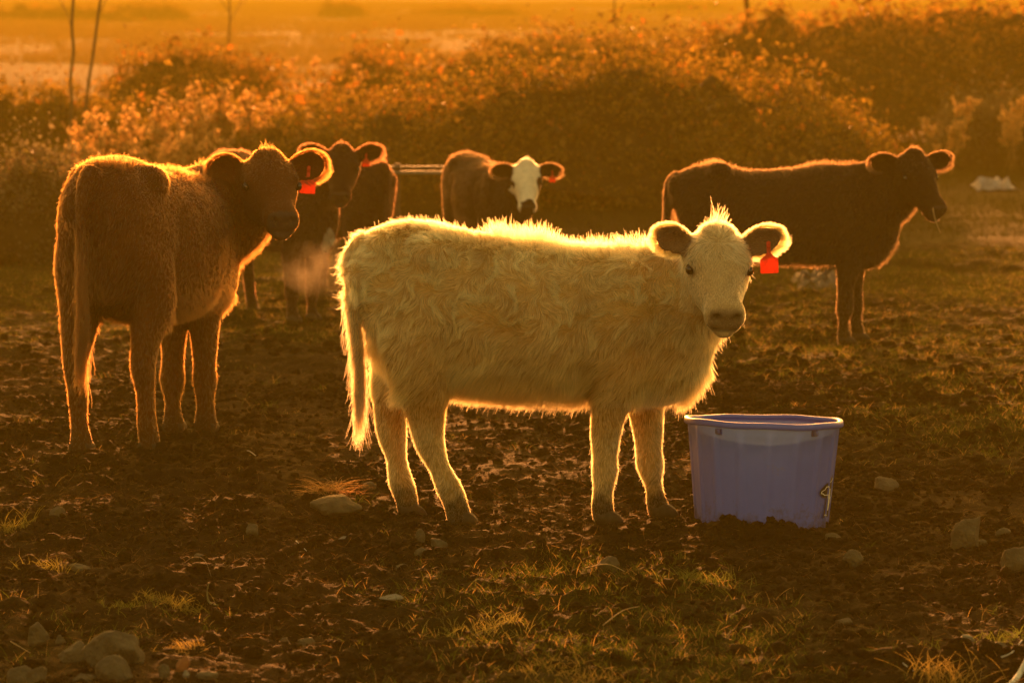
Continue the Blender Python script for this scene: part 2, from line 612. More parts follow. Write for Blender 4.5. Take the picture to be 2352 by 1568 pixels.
def build_cow(name, label, scale, loc, yaw, legs, head_pos, head_yaw, head_pitch, neck, pal, hair, voxel=0.010, head_scale=1.0,
              head_roll=0.0, tail=None, torso=None, ear_kw=(None, None), tag_ear=None, tag_kw=None, seed=1, wscale=1.0, hips=0.0):
    """pal: colour function; hair: dict of coat settings. All lengths in the beast's own frame before scale."""
    rs = np.random.default_rng(seed)
    T = resample(torso or TORSO, 34)
    V, F = [], []

    def add(vf):
        b = len(V)
        V.extend(vf[0])
        F.extend([tuple(i + b for i in f) for f in vf[1]])

    n = len(T)
    cen = np.stack([T[:, 0], np.zeros(n), (T[:, 1] + T[:, 2]) / 2], 1)
    side = np.tile([0, 1.0, 0], (n, 1))
    up = np.tile([0, 0, 1.0], (n, 1))
    add(ring_tube(cen, T[:, 3] * wscale, (T[:, 1] - T[:, 2]) / 2, side, up, 26, 2.25))
    for l in legs:
        add(path_tube(l, 22, 16))
    for s in (-1, 1):                           # hips, shoulder blades
        add(ball((0.30, 0.125 * s, 1.015), (0.085, 0.07, 0.06 + hips)))
        add(ball((0.05, 0.075 * s, 0.93), (0.05, 0.05, 0.07)))
        add(ball((1.04, 0.135 * s * wscale, 0.80), (0.13, 0.075, 0.20)))
    H = head_frame(head_yaw, head_pitch, head_roll) * head_scale
    hp = np.array(head_pos, float)
    add(path_tube(neck, 16, 20, fwd=(0.3, 0.0, 1.0), ex=2.1))
    hs = resample(HEAD, 26)
    hc = np.stack([hs[:, 0], np.zeros(26), hs[:, 1]], 1)
    hv, hf = ring_tube(hc, hs[:, 2], hs[:, 3], np.tile([0, 1.0, 0], (26, 1)), np.tile([0, 0, 1.0], (26, 1)), 24, 2.3)
    add(([hp + H @ v for v in hv], hf))
    for s in (-1, 1):
        for c, r in (((0.10, 0.048 * s, -0.070), (0.075, 0.04, 0.05)), ((0.110, 0.078 * s, 0.056), (0.045, 0.03, 0.022)), ((0.362, 0.034 * s, 0.022), (0.028, 0.026, 0.024))):
            bv, bf = ball((0, 0, 0), r, 8)
            add(([hp + H @ (np.array(c) + v) for v in bv], bf))
    bv, bf = ball((0, 0, 0), (0.05, 0.062, 0.032), 8)
    add(([hp + H @ (np.array((0.0, 0, 0.095)) + v) for v in bv], bf))
    bv, bf = ball((0, 0, 0), (0.075, 0.045, 0.03), 8)
    add(([hp + H @ (np.array((0.32, 0, -0.055)) + v) for v in bv], bf))
    # ears
    ears = []
    ns, nt_ = 13, 11
    S, Tt = np.meshgrid(np.linspace(0, 1, ns), np.linspace(-1, 1, nt_), indexing='ij')
    for s, kw in zip((-1, 1), ear_kw):
        kw = kw or {}
        p, nrm, ax, acr = ear_points(S, Tt, s, **kw)
        th = 0.0085 * max(voxel / 0.010, 1.0)
        fr = (p + nrm * th).reshape(-1, 3)
        bk = (p - nrm * th).reshape(-1, 3)
        vv = [hp + H @ q for q in np.concatenate([fr, bk])]
        ff = []
        m_ = ns * nt_
        for i in range(ns - 1):
            for j in range(nt_ - 1):
                a, b, c, d = i * nt_ + j, i * nt_ + j + 1, (i + 1) * nt_ + j + 1, (i + 1) * nt_ + j
                ff += [(a, b, c, d), (a + m_, d + m_, c + m_, b + m_)]
        for i in range(ns - 1):
            for j in (0, nt_ - 1):
                a, d = i * nt_ + j, (i + 1) * nt_ + j
                ff.append((a, d, d + m_, a + m_))
        for j in range(nt_ - 1):
            for i in (0, ns - 1):
                a, b = i * nt_ + j, i * nt_ + j + 1
                ff.append((a, b, b + m_, a + m_))
        add((vv, ff))
        ears.append((s, kw))
    if tail is None:
        tail = [(0.05, 0, 1.06), (0.0, 0, 1.02), (-0.015, 0.0, 0.93), (-0.01, 0.0, 0.80), (0.0, 0.0, 0.66), (0.0, 0.0, 0.52), (0.0, 0.0, 0.42)]
    tl = np.asarray(tail, float)
    tr = np.interp(np.linspace(0, 1, len(tl)), [0, 0.2, 0.6, 1], [0.045, 0.030, 0.020, 0.012])
    add(path_tube(np.column_stack([tl, tr, tr]), 20, 10, fwd=(1, 0, 0.05)))

    def ear_flag(q):
        f = np.zeros(len(q))
        for s_, kw_ in ears:
            e0, n_, a_, c_ = ear_points(np.array([0.0]), np.array([0.0]), s_, **kw_)
            r_ = q[:, :3] - e0[0]
            f = np.maximum(f, ((r_ @ a_ > 0.02) & (r_ @ a_ < 0.23) & (np.abs(r_ @ c_) < 0.085) & (np.abs(r_ @ n_) < 0.055)).astype(float))
        return f

    # one continuous skin
    tmp = bpy.data.meshes.new('tmp')
    tmp.from_pydata([tuple(v) for v in V], [], F)
    bm_ = bmesh.new()
    bm_.from_mesh(tmp)
    bmesh.ops.recalc_face_normals(bm_, faces=bm_.faces)
    bm_.to_mesh(tmp)
    bm_.free()
    to = bpy.data.objects.new('tmp', tmp)
    col.objects.link(to)
    md = to.modifiers.new('r', 'REMESH')
    md.mode = 'VOXEL'
    md.voxel_size = voxel
    md.use_smooth_shade = True
    sm = to.modifiers.new('s', 'SMOOTH')
    sm.factor = 0.5
    sm.iterations = 5
    dg = bpy.context.evaluated_depsgraph_get()
    me = bpy.data.meshes.new_from_object(to.evaluated_get(dg))
    bpy.data.objects.remove(to)
    bpy.data.meshes.remove(tmp)
    me.name = 'body'
    nv = len(me.vertices)
    co = np.empty(nv * 3, np.float32)
    me.vertices.foreach_get('co', co)
    co = co.reshape(-1, 3).astype(float)
    nr = np.empty(nv * 3, np.float32)
    me.vertices.foreach_get('normal', nr)
    nr = nr.reshape(-1, 3).astype(float)
    hl = (co - hp) @ H / head_scale ** 2        # head space
    # nostrils, mouth, eye sockets pressed into the skin; folds and ribs on the flank
    d = np.zeros(nv)
    for s in (-1, 1):
        d -= 0.028 * np.exp(-(((hl[:, 0] - 0.386) / 0.022) ** 2 + ((hl[:, 1] - 0.036 * s) / 0.011) ** 2 + ((hl[:, 2] - 0.016) / 0.013) ** 2))
        d -= 0.008 * np.exp(-(((hl[:, 0] - 0.118) / 0.02) ** 2 + ((hl[:, 1] - 0.098 * s) / 0.02) ** 2 + ((hl[:, 2] - 0.022) / 0.016) ** 2))
    d -= 0.006 * np.exp(-(((hl[:, 2] + 0.034) / 0.006) ** 2)) * (hl[:, 0] > 0.27) * (np.abs(hl[:, 1]) < 0.1)
    bodym = sstep(0.12, 0.3, np.linalg.norm(co - hp - H @ np.array([0.15, 0, 0]), axis=1) - 0.1)
    d += bodym * 0.006 * noise3(co / 0.11, seed)
    d -= bodym * 0.016 * np.exp(-((co[:, 0] - 0.40 - 0.25 * (co[:, 2] - 0.8)) / 0.05) ** 2) * sstep(0.55, 0.7, co[:, 2]) * (1 - sstep(0.85, 1.0, co[:, 2]))
    d -= bodym * 0.014 * np.exp(-((co[:, 0] - 0.88) / 0.05) ** 2) * sstep(0.5, 0.6, co[:, 2]) * (1 - sstep(0.85, 1.0, co[:, 2]))
    co = co + nr * d[:, None]
    me.vertices.foreach_set('co', (co * scale).astype(np.float32).ravel())
    hl = np.column_stack([hl, ear_flag(hl)])
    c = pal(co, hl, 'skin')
    at = me.attributes.new('col', 'FLOAT_COLOR', 'POINT')
    c4 = np.ones((nv, 4), np.float32)
    c4[:, :3] = c
    at.data.foreach_set('color', c4.ravel())
    me.materials.clear()
    me.materials.append(M_HIDE)
    root = empty(name, loc, yaw)
    tag(root, label, 'calf' if 'calf' in name else 'cow', 'young cattle standing in the pasture')
    body = bpy.data.objects.new('body', me)
    col.objects.link(body)
    body.parent = root
    me.update()

    # ---------------- coat
    me.calc_loop_triangles()
    nt3 = len(me.loop_triangles)
    tri = np.empty(nt3 * 3, np.int32)
    me.loop_triangles.foreach_get('vertices', tri)
    tri = tri.reshape(-1, 3)
    me.vertices.foreach_get('normal', (nrb := np.empty(nv * 3, np.float32)))
    nr = nrb.reshape(-1, 3).astype(float)
    A, B, Cc = co[tri[:, 0]], co[tri[:, 1]], co[tri[:, 2]]
    area = np.linalg.norm(np.cross(B - A, Cc - A), axis=1)
    pick = rs.choice(nt3, hair['n'], p=area / area.sum())
    u, v = rs.random(hair['n']), rs.random(hair['n'])
    fl = u + v > 1
    u[fl], v[fl] = 1 - u[fl], 1 - v[fl]
    w0 = (1 - u - v)[:, None]
    P = A[pick] * w0 + B[pick] * u[:, None] + Cc[pick] * v[:, None]
    Nn = norm(nr[tri[pick, 0]] * w0 + nr[tri[pick, 1]] * u[:, None] + nr[tri[pick, 2]] * v[:, None])
    HL = (P - hp) @ H / head_scale ** 2
    HL = np.column_stack([HL, ear_flag(HL)])
    onhead = (HL[:, 0] > -0.06) & (np.abs(HL[:, 1]) < 0.135) & (np.abs(HL[:, 2]) < 0.15) & (HL[:, 0] < 0.5)
    onear = HL[:, 3] > 0.5
    onhead &= ~onear
    leg = (P[:, 2] < 0.47) & ~onhead & ~onear
    # combing
    D = np.zeros_like(P)
    D[:] = (-0.75, 0, -0.65)
    D[leg] = (-0.12, 0, -1.0)
    Hb = H / head_scale
    whorl = Hb @ np.array([0.07, 0, 0.12])
    hd = P - (hp + whorl)
    D[onhead] = norm(hd[onhead]) + 0.3 * Hb[:, 0]
    if onear.any():
        D[onear] = (np.sign(HL[onear, 1])[:, None] * Hb[:, 1]) * 0.8 + 0.3 * Hb[:, 2]
    D = D - Nn * (D * Nn).sum(1, keepdims=True)
    D = norm(D)
    curly = hair['curl'] * sstep(0.62, 0.90, P[:, 2]) * (~onhead) * (~onear) + 0.25 * hair['curl']
    curly = np.where(onhead, 0.45 * hair['curl'], curly) * np.where(onhead & (HL[:, 0] > 0.2), 0.3, 1)
    ang = curly * (1.5 * noise3(P / 0.075, seed + 11) + 1.1 * noise3(P / 0.03, seed + 12))
    Bt = np.cross(Nn, D)
    D = D * np.cos(ang)[:, None] + Bt * np.sin(ang)[:, None]
    Bt = np.cross(Nn, D)
    bend = curly * (1.6 * noise3(P / 0.05, seed + 13)) + rs.normal(0, 0.12, len(P))
    L = np.full(len(P), hair['len'])
    L *= 1 + 0.25 * noise3(P / 0.06, seed + 14)
    L = np.where(leg, hair['len'] * hair.get('leg', 0.55), L)
    L = np.where(leg, L * (0.45 + 0.55 * sstep(0.05, 0.16, P[:, 2])), L)
    L = np.where(onhead, hair['len'] * (0.60 - 0.38 * sstep(0.02, 0.16, HL[:, 0])), L)
    L = np.where(onhead & (HL[:, 0] > 0.35), 0.003, L)
    L = np.where(onear, hair['len'] * 0.30, L)
    belly = (Nn[:, 2] < -0.35) & ~leg & ~onhead & ~onear
    L = np.where(belly, hair['len'] * hair.get('belly', 1.1), L)
    lift = np.full(len(P), hair['lift'])
    ridge = (Nn[:, 2] > 0.75) & ~onhead & ~onear
    lift = np.where(ridge, hair['lift'] + hair.get('ridge', 0.45), lift)
    lift = np.where(belly, 0.75, lift)
    lift = np.where(leg, 0.42, lift) + rs.normal(0, 0.10, len(P))
    whl = onhead & (HL[:, 2] > 0.04) & (HL[:, 0] < 0.15)
    L = np.where(whl, hair['len'] * (0.75 - 2.2 * np.clip(HL[:, 0] - 0.06, 0, 1)), L)
    lift = np.where(whl, 0.42 + rs.normal(0, 0.10, len(P)), lift)
    poll = onhead & (HL[:, 0] < 0.06) & (HL[:, 2] > 0.05)
    lift = np.where(poll, 0.75, lift)
    L = np.where(poll, hair['len'] * 0.62, L)
    for s in (-1, 1):
        L = L * (1 - 0.9 * np.exp(-(((HL[:, 0] - 0.124) / 0.030) ** 2 + ((HL[:, 1] - 0.102 * s) / 0.030) ** 2 + ((HL[:, 2] - 0.036) / 0.026) ** 2)))
    L *= rs.uniform(0.7, 1.15, len(P))
    stray = (rs.random(len(P)) < hair.get('stray', 0.12)) & ~(onhead & (HL[:, 0] > 0.08)) & ~onear & ~(leg & (rs.random(len(P)) < 0.6))
    lift = np.where(stray, rs.uniform(0.55, 0.98, len(P)), lift)
    L = np.where(stray, L * rs.uniform(0.9, 1.45, len(P)), L)
    K = hair.get('k', 6)
    tt = np.linspace(0, 1, K)[None, :, None]
    grav = np.array([0, 0, -1.0])
    pts = P[:, None, :] + L[:, None, None] * (tt * (Nn * lift[:, None] + D * np.sqrt(np.clip(1 - lift ** 2, 0.05, 1))[:, None])[:, None, :]
                                              + tt ** 2 * (Bt * (bend * 0.55)[:, None])[:, None, :] + tt ** 2 * 0.22 * grav)
    # clumps
    cs = hair.get('clump', 0.016)
    wp = np.stack([noise3(P / (cs * 1.3) + 7 * i, seed + 30 + i) for i in range(3)], 1) * cs * 0.9
    wp += np.stack([noise3(P / (cs * 3.5) + 3 * i, seed + 40 + i) for i in range(3)], 1) * cs * 1.6
    cell = np.floor((P + wp) / cs).astype(np.int64)
    key = cell[:, 0] * 1000003 + cell[:, 1] * 10007 + cell[:, 2]
    _, inv = np.unique(key, return_inverse=True)
    cnt = np.bincount(inv)
    tip = pts[:, -1]
    mean = np.stack([np.bincount(inv, tip[:, i]) / cnt for i in range(3)], 1)[inv]
    cl = hair.get('clumpf', 0.6) * (~onear) * np.where(onhead, np.where(HL[:, 0] > 0.09, 0.25, 0.6), np.where(leg, 0.35, 0.55 + 0.45 * sstep(0.6, 0.85, P[:, 2])))
    cl = np.where(stray, 0.05, cl)
    cl = cl * (0.75 + 0.35 * noise3(P / 0.09, seed + 50))
    pts = pts + (mean - tip)[:, None, :] * (tt ** 1.6) * np.asarray(cl, float)[:, None, None]
    r0 = hair['r'] * rs.uniform(0.7, 1.3, len(P))
    rad = r0[:, None] * np.linspace(1, 0.25, K)[None, :]
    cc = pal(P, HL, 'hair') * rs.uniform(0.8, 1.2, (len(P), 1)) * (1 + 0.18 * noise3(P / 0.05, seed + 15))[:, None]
    allp, allr, allc = [pts], [rad], [cc]
    # longer guard hairs along the back and the poll
    ng = hair.get('guard', 0)
    if ng:
        idx = np.where(ridge & (P[:, 0] > 0.1) & (P[:, 0] < 1.25))[0]
        wgt = np.clip(noise3(P[idx] / 0.12, seed + 16) + 0.1, 0.02, 1)
        gi = rs.choice(idx, ng, p=wgt / wgt.sum())
        gL = rs.uniform(0.5, 1.0, ng) * hair['guard_len'] * (0.6 + 0.8 * np.clip(noise3(P[gi] / 0.12, seed + 16), 0, 1))
        dr = norm(np.array([-0.15, 0, 1.0]) + rs.normal(0, 0.28, (ng, 3)))
        sw = norm(rs.normal(0, 1, (ng, 3)))
        allp.append(P[gi][:, None, :] + gL[:, None, None] * (tt * dr[:, None, :] + 0.25 * tt ** 2 * sw[:, None, :]))
        allr.append((max(hair['r'], 0.0007) * 0.85 * np.ones(ng))[:, None] * np.linspace(1, 0.3, K)[None, :])
        allc.append(pal(P[gi], HL[gi], 'hair'))
        npoll = hair.get('poll', 700)
        idx = np.where(poll)[0]
        gi = rs.choice(idx, npoll)
        dr = norm(Hb[:, 2] * 0.9 - 0.35 * Hb[:, 0] + np.array([0, 0, 0.35]) + rs.normal(0, 0.32, (npoll, 3)))
        gL = rs.uniform(0.4, 1.0, npoll) * hair['poll_len'] * np.exp(-(HL[gi, 1] / 0.045) ** 2) * rs.uniform(0.3, 1.0, npoll)
        sw = norm(rs.normal(0, 1, (npoll, 3)))
        allp.append(P[gi][:, None, :] + gL[:, None, None] * (tt * dr[:, None, :] + 0.3 * tt ** 2 * sw[:, None, :]))
        allr.append((max(hair['r'], 0.0007) * 0.8 * np.ones(npoll))[:, None] * np.linspace(1, 0.3, K)[None, :])
        allc.append(pal(P[gi], HL[gi], 'hair'))
    # fringe round the ears
    nf = hair.get('fringe', 2500)
    for s, kw in ears:
        ss = rs.random(nf) ** 0.8
        edge = np.where(rs.random(nf) < 0.5, -1.0, 1.0)
        tv = edge * rs.uniform(0.86, 1.0, nf)
        tipm = rs.random(nf) < 0.28
        ss = np.where(tipm, rs.uniform(0.90, 0.985, nf), ss * 0.95)
        tv = np.where(tipm, rs.uniform(-1, 1, nf), tv)
        edge = np.where(tipm, tv, edge)
        p, nrm, ax, acr = ear_points(ss, tv, s, **kw)
        dr = acr * (edge * (1 - 0.55 * ss))[:, None] + ax * (0.35 + 0.75 * ss)[:, None] + nrm * rs.normal(0, 0.22, nf)[:, None] + rs.normal(0, 0.16, (nf, 3))
        dr = norm(dr)
        fl_ = rs.uniform(0.5, 1.0, nf) * hair['fringe_len'] * np.where(tipm, 0.85, np.where(edge < 0, 1.2, 0.8))
        q = p[:, None, :] + fl_[:, None, None] * (tt * dr[:, None, :] + 0.25 * tt ** 2 * ax)
        q = q + np.array([0, 0, -0.12]) * (fl_[:, None, None] * tt ** 2)
        qq = np.einsum('ij,nkj->nki', H, q) + hp
        allp.append(qq)
        allr.append((hair['r'] * 0.85 * np.ones(nf))[:, None] * np.linspace(1, 0.3, K)[None, :])
        allc.append(pal(qq[:, 0], np.column_stack([p, np.zeros(nf)]), 'hair') * rs.uniform(0.8, 1.2, (nf, 1)))
    ap, ar, ac = np.concatenate(allp) * scale, np.concatenate(allr) * scale, np.concatenate(allc)
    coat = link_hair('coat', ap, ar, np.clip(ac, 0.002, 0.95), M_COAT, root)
    coat['kind'] = 'stuff'
    # tail switch
    nsw = hair.get('switch', 1800)
    ts = resample(tl, 40)
    ki = rs.integers(14, 40, nsw)
    base = ts[ki] + rs.normal(0, 0.010, (nsw, 3))
    sl = rs.uniform(0.08, 0.19, nsw)
    wv = rs.normal(0, 0.075, (nsw, 3))
    kk = np.linspace(0, 1, 8)[None, :, None]
    wob = np.sin(kk * 7 + rs.uniform(0, 6, (nsw, 1, 1))) * 0.05 * kk
    sp = base[:, None, :] + sl[:, None, None] * (kk * np.array([0, 0, -1.0]) + kk ** 1.5 * wv[:, None, :] + wob * norm(rs.normal(0, 1, (nsw, 1, 3))))
    sr = (hair['r'] * 1.1 * np.ones(nsw))[:, None] * np.linspace(1, 0.3, 8)[None, :]
    sw_ = link_hair('tail_switch', sp * scale, sr * scale, pal(base, np.zeros((nsw, 4)) + 9, 'hair') * rs.uniform(0.75, 1.2, (nsw, 1)), M_COAT, root)
    sw_['kind'] = 'stuff'
    # eyes
    for s in (-1, 1):
        V2, F2 = ball((0, 0, 0), (0.021, 0.014, 0.018), 8)
        e = np.array([0.124, 0.1025 * s, 0.031])
        link_mesh('eye', [(hp + H @ (e + v)) * scale for v in V2], F2, M_EYE, root)
    # cloven hooves
    for l in legs:
        x, y, z = l[-1][0], l[-1][1], 0.0
        Vh, Fh = [], []
        for s in (-1, 1):
            st = [(x - 0.035, y + 0.021 * s, 0.025, 0.022, 0.018), (x + 0.0, y + 0.022 * s, 0.028, 0.030, 0.022), (x + 0.04, y + 0.020 * s, 0.018, 0.022, 0.02), (x + 0.062, y + 0.014 * s, 0.006, 0.008, 0.012)]
            a, b = path_tube(st, 8, 10, fwd=(0, 0, 1))
            o_ = len(Vh)
            Vh += a
            Fh += [tuple(i + o_ for i in f) for f in b]
        link_mesh('hoof', np.array(Vh) * scale, Fh, M_HOOF, root)
    # ear tag
    if tag_ear is not None:
        kw = ears[0 if tag_ear < 0 else 1][1]
        k = dict(s=0.45, t=-0.35, roll=0.0, size=1.0)
        k.update(tag_kw or {})
        p, nrm, ax, acr = ear_points(np.array([k['s']]), np.array([k['t']]), tag_ear, **kw)
        piv = hp + H @ (p[0] + nrm * 0.014)
        fwd = Hb @ nrm
        fwd[2] *= 0.2
        fwd = norm(fwd)
        dn = np.array([0, 0, -1.0])
        dn = norm(dn - fwd * (dn @ fwd))
        sd = np.cross(dn, fwd)
        a_ = k['roll']
        dn, sd = dn * math.cos(a_) + sd * math.sin(a_), sd * math.cos(a_) - dn * math.sin(a_)
        out2 = [(-0.007, -0.014), (-0.007, 0.022), (-0.012, 0.030), (-0.027, 0.041), (-0.031, 0.045), (-0.031, 0.088), (-0.028, 0.091), (0.028, 0.091), (0.031, 0.088), (0.031, 0.045), (0.027, 0.041), (0.012, 0.030),
                (0.007, 0.022), (0.007, -0.014), (0.0, -0.018)]
        m_ = len(out2)
        Vt = [piv + (sd * q[0] + dn * q[1]) * k['size'] + fwd * (th + 0.012 * (q[1] / 0.09)) for th in (0.0025, 0.0) for q in out2]
        Ft = [tuple(range(m_ - 1, -1, -1)), tuple(range(m_, 2 * m_))] + [(i, (i + 1) % m_, (i + 1) % m_ + m_, i + m_) for i in range(m_)]
        o = link_mesh('ear_tag', np.array(Vt) * scale, Ft, M_TAG, root, smooth=False)
        bv, bf = ball(piv + fwd * 0.004, 0.008, 6)
        link_mesh('stud', np.array(bv) * scale, bf, M_TAG, o)
    return root


def pal_cream(P, HL, what):
    n = len(P)
    c = np.tile(np.array([0.77, 0.455, 0.16]), (n, 1))
    if P.ndim == 2:
        z = P[:, 2]
        mud = 1 - sstep(0.05, 0.17, z + 0.04 * noise3(P / 0.035, 5))
        c = c * (1 - mud[:, None]) + np.array([0.05, 0.033, 0.018]) * mud[:, None]
        lo = ((1 - sstep(0.50, 0.92, z)) * (0.72 + 0.35 * noise3(P / 0.16, 6)) * sstep(0.30, 0.42, z))[:, None]  # tan belly; flank also painted darker downwards for the weaker sky light
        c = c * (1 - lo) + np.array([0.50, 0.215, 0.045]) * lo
        c = c * (1 - 0.34 * np.clip(noise3(P / 0.10, 61) + 0.4 * noise3(P / 0.04, 62), 0, 1))[:, None]
        head = (HL[:, 0] > -0.02) & (HL[:, 0] < 0.5) & (np.abs(HL[:, 1]) < 0.12) & (np.abs(HL[:, 2]) < 0.14)
        c[head] = (0.80, 0.55, 0.27)
        nose = sstep(0.362, 0.376, HL[:, 0]) * head * (HL[:, 0] < 0.45) * (HL[:, 2] > -0.045)
        c = c * (1 - nose[:, None]) + np.array([0.44, 0.31, 0.18]) * nose[:, None]
        for s in (-1, 1):
            nos = np.exp(-(((HL[:, 0] - 0.386) / 0.035) ** 2 + ((HL[:, 1] - 0.034 * s) / 0.016) ** 2 + ((HL[:, 2] - 0.017) / 0.015) ** 2))[:, None]
            c = c * (1 - nos) + np.array([0.015, 0.008, 0.006]) * nos
            ey = np.exp(-(((HL[:, 0] - 0.124) / 0.034) ** 2 + ((HL[:, 1] - 0.102 * s) / 0.030) ** 2 + ((HL[:, 2] - 0.036) / 0.028) ** 2))[:, None]
            c = c * (1 - 0.95 * ey) + np.array([0.03, 0.018, 0.010]) * 0.95 * ey
        mouth = (np.exp(-((HL[:, 2] + 0.036) / 0.006) ** 2) * (HL[:, 0] > 0.26) * (HL[:, 0] < 0.45) * 0.7)[:, None]
        c = c * (1 - mouth)
        if what == 'skin':
            c = c * 0.45
            inner = HL[:, 3] > 0.5
            c[inner] = (0.16, 0.09, 0.05)
        else:
            inner = HL[:, 3] > 0.5
            c[inner] = (0.26, 0.16, 0.085)
    return c


def pal_dark(base, face=None, leg=None):
    base = np.array(base, float)

    def f(P, HL, what):
        n = len(P)
        c = np.tile(base, (n, 1))
        if P.ndim == 2:
            mud = (1 - sstep(0.03, 0.15, P[:, 2]))[:, None]
            c = c * (1 - 0.6 * mud) + np.array([0.03, 0.02, 0.012]) * 0.6 * mud
            nose = (HL[:, 0] > 0.365) & (HL[:, 0] < 0.45) & (np.abs(HL[:, 1]) < 0.09) & (np.abs(HL[:, 2]) < 0.1)
            c[nose] = np.array([0.05, 0.035, 0.03])
            if face is not None:
                c = face(P, HL, c)
            if leg is not None:
                c = leg(P, HL, c)
        return c
    return f


def white_face(P, HL, c):
    w = (HL[:, 0] > -0.05) & (HL[:, 0] < 0.45) & (np.abs(HL[:, 1]) < 0.125) & (HL[:, 2] > -0.10) & (HL[:, 2] < 0.2)
    w &= ~(((np.abs(HL[:, 1]) > 0.095) & (HL[:, 0] < 0.07)))
    jag = 0.02 * noise3(HL[:, :3] / 0.03, 77)
    e1 = ((HL[:, 0] - 0.125) / 0.055) ** 2 + ((HL[:, 1] - 0.085) / 0.038) ** 2 + ((HL[:, 2] - 0.01) / 0.07) ** 2 + jag * 10 < 1.0
    e2 = ((HL[:, 0] - 0.13) / 0.03) ** 2 + ((HL[:, 1] + 0.08) / 0.03) ** 2 + ((HL[:, 2] - 0.02) / 0.04) ** 2 + jag * 8 < 1.0
    mz = (HL[:, 0] > 0.33 + jag) & (np.abs(HL[:, 1]) < 0.047 + jag)
    w &= ~(e1 | e2 | mz)
    c = c.copy()
    c[w] = (0.72, 0.62, 0.50)
    return c


def white_chest(P, HL, c):
    w = ((P[:, 0] - 1.30) / 0.12) ** 2 + ((P[:, 1] - 0.02) / 0.06) ** 2 + ((P[:, 2] - 0.56) / 0.08) ** 2 + 0.5 * noise3(P / 0.05, 71) < 0.8
    c = c.copy()
    c[w] = (0.30, 0.27, 0.24)
    return c

# ------------------------------------------------------------------ the herd
COAT_CREAM = dict(n=210000, len=0.037, r=0.0005, curl=1.35, lift=0.31, leg=0.42, belly=1.5, ridge=0.40, guard=3400, guard_len=0.075, poll=380, poll_len=0.10, fringe=3200, fringe_len=0.029, clump=0.022, clumpf=0.62, switch=2600, stray=0.06)
COAT_SHORT = dict(n=70000, stray=0.06, len=0.015, r=0.00075, curl=0.25, lift=0.38, leg=0.8, belly=1.9, ridge=0.25, guard=2200, guard_len=0.035, poll=500, poll_len=0.035, fringe=1800, fringe_len=0.026, clump=0.012, clumpf=0.4, switch=1800)
COAT_FAR = dict(COAT_SHORT, n=38000, r=0.0011, fringe=900, guard=1500, switch=900)


def at(X, Y):
    g = np.linspace(-0.3, 0.3, 5)
    return (X, Y, float(np.mean(hgt(X + 0.2 + np.repeat(g, 5), Y + np.tile(g, 5)))) - 0.012)


NECK_CREAM = [(0.96, 0, 0.80, 0.21, 0.155), (1.10, -0.01, 0.82, 0.21, 0.15), (1.22, -0.035, 0.845, 0.205, 0.135), (1.31, -0.075, 0.90, 0.175, 0.115), (1.365, -0.11, 0.98, 0.12, 0.10), (1.375, -0.13, 1.02, 0.09, 0.09)]
T_BLACK = [(x, t - 0.062 * (1 - float(sstep(0.35, 0.85, x))) + 0.03 * float(sstep(0.7, 1.0, x)), b, w) for x, t, b, w in TORSO[:-2] + [(1.295, 0.945, 0.505, 0.125), (1.345, 0.88, 0.585, 0.085), (1.375, 0.80, 0.66, 0.045)]]
T_CREAM = TORSO[:-2] + [(1.295, 0.945, 0.505, 0.125), (1.345, 0.88, 0.585, 0.085), (1.375, 0.80, 0.66, 0.045)]
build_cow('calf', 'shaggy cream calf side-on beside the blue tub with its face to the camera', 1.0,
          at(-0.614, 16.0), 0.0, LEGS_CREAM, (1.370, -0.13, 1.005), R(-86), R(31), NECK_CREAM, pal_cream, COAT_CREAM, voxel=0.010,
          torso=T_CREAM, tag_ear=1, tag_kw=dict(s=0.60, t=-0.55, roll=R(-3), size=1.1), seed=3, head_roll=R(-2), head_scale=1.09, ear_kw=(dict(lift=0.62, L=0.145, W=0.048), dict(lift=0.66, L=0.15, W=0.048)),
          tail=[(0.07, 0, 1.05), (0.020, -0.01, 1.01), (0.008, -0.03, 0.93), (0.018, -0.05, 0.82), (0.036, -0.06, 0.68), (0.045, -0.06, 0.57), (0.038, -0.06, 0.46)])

build_cow('calf', 'brown calf seen from behind at the left edge of the herd, head turned back', 1.14,
          at(-1.775, 17.87), R(74), stand(0.26, 1.04, (0.02, -0.03, 0.03, -0.02), 1.1, 0.55), (1.17, -0.28, 0.995), R(-150), R(24),
          [(0.96, 0, 0.82, 0.20, 0.155), (1.09, -0.03, 0.84, 0.205, 0.145), (1.18, -0.10, 0.86, 0.20, 0.13), (1.21, -0.18, 0.90, 0.165, 0.115), (1.19, -0.245, 0.95, 0.12, 0.10), (1.17, -0.28, 0.985, 0.09, 0.09)],
          pal_dark((0.070, 0.021, 0.0045)), COAT_SHORT, voxel=0.011, tag_ear=1, tag_kw=dict(s=0.5, t=-0.3, roll=R(4)), seed=21, hips=0.01, head_scale=1.02,
          ear_kw=(dict(lift=0.2, L=0.145), dict(lift=0.35, L=0.145)),
          tail=[(0.05, 0, 1.06), (0.0, 0.01, 1.02), (-0.01, 0.02, 0.92), (0.0, 0.03, 0.75), (0.02, 0.035, 0.62), (0.02, 0.04, 0.5), (0.02, 0.045, 0.42)])

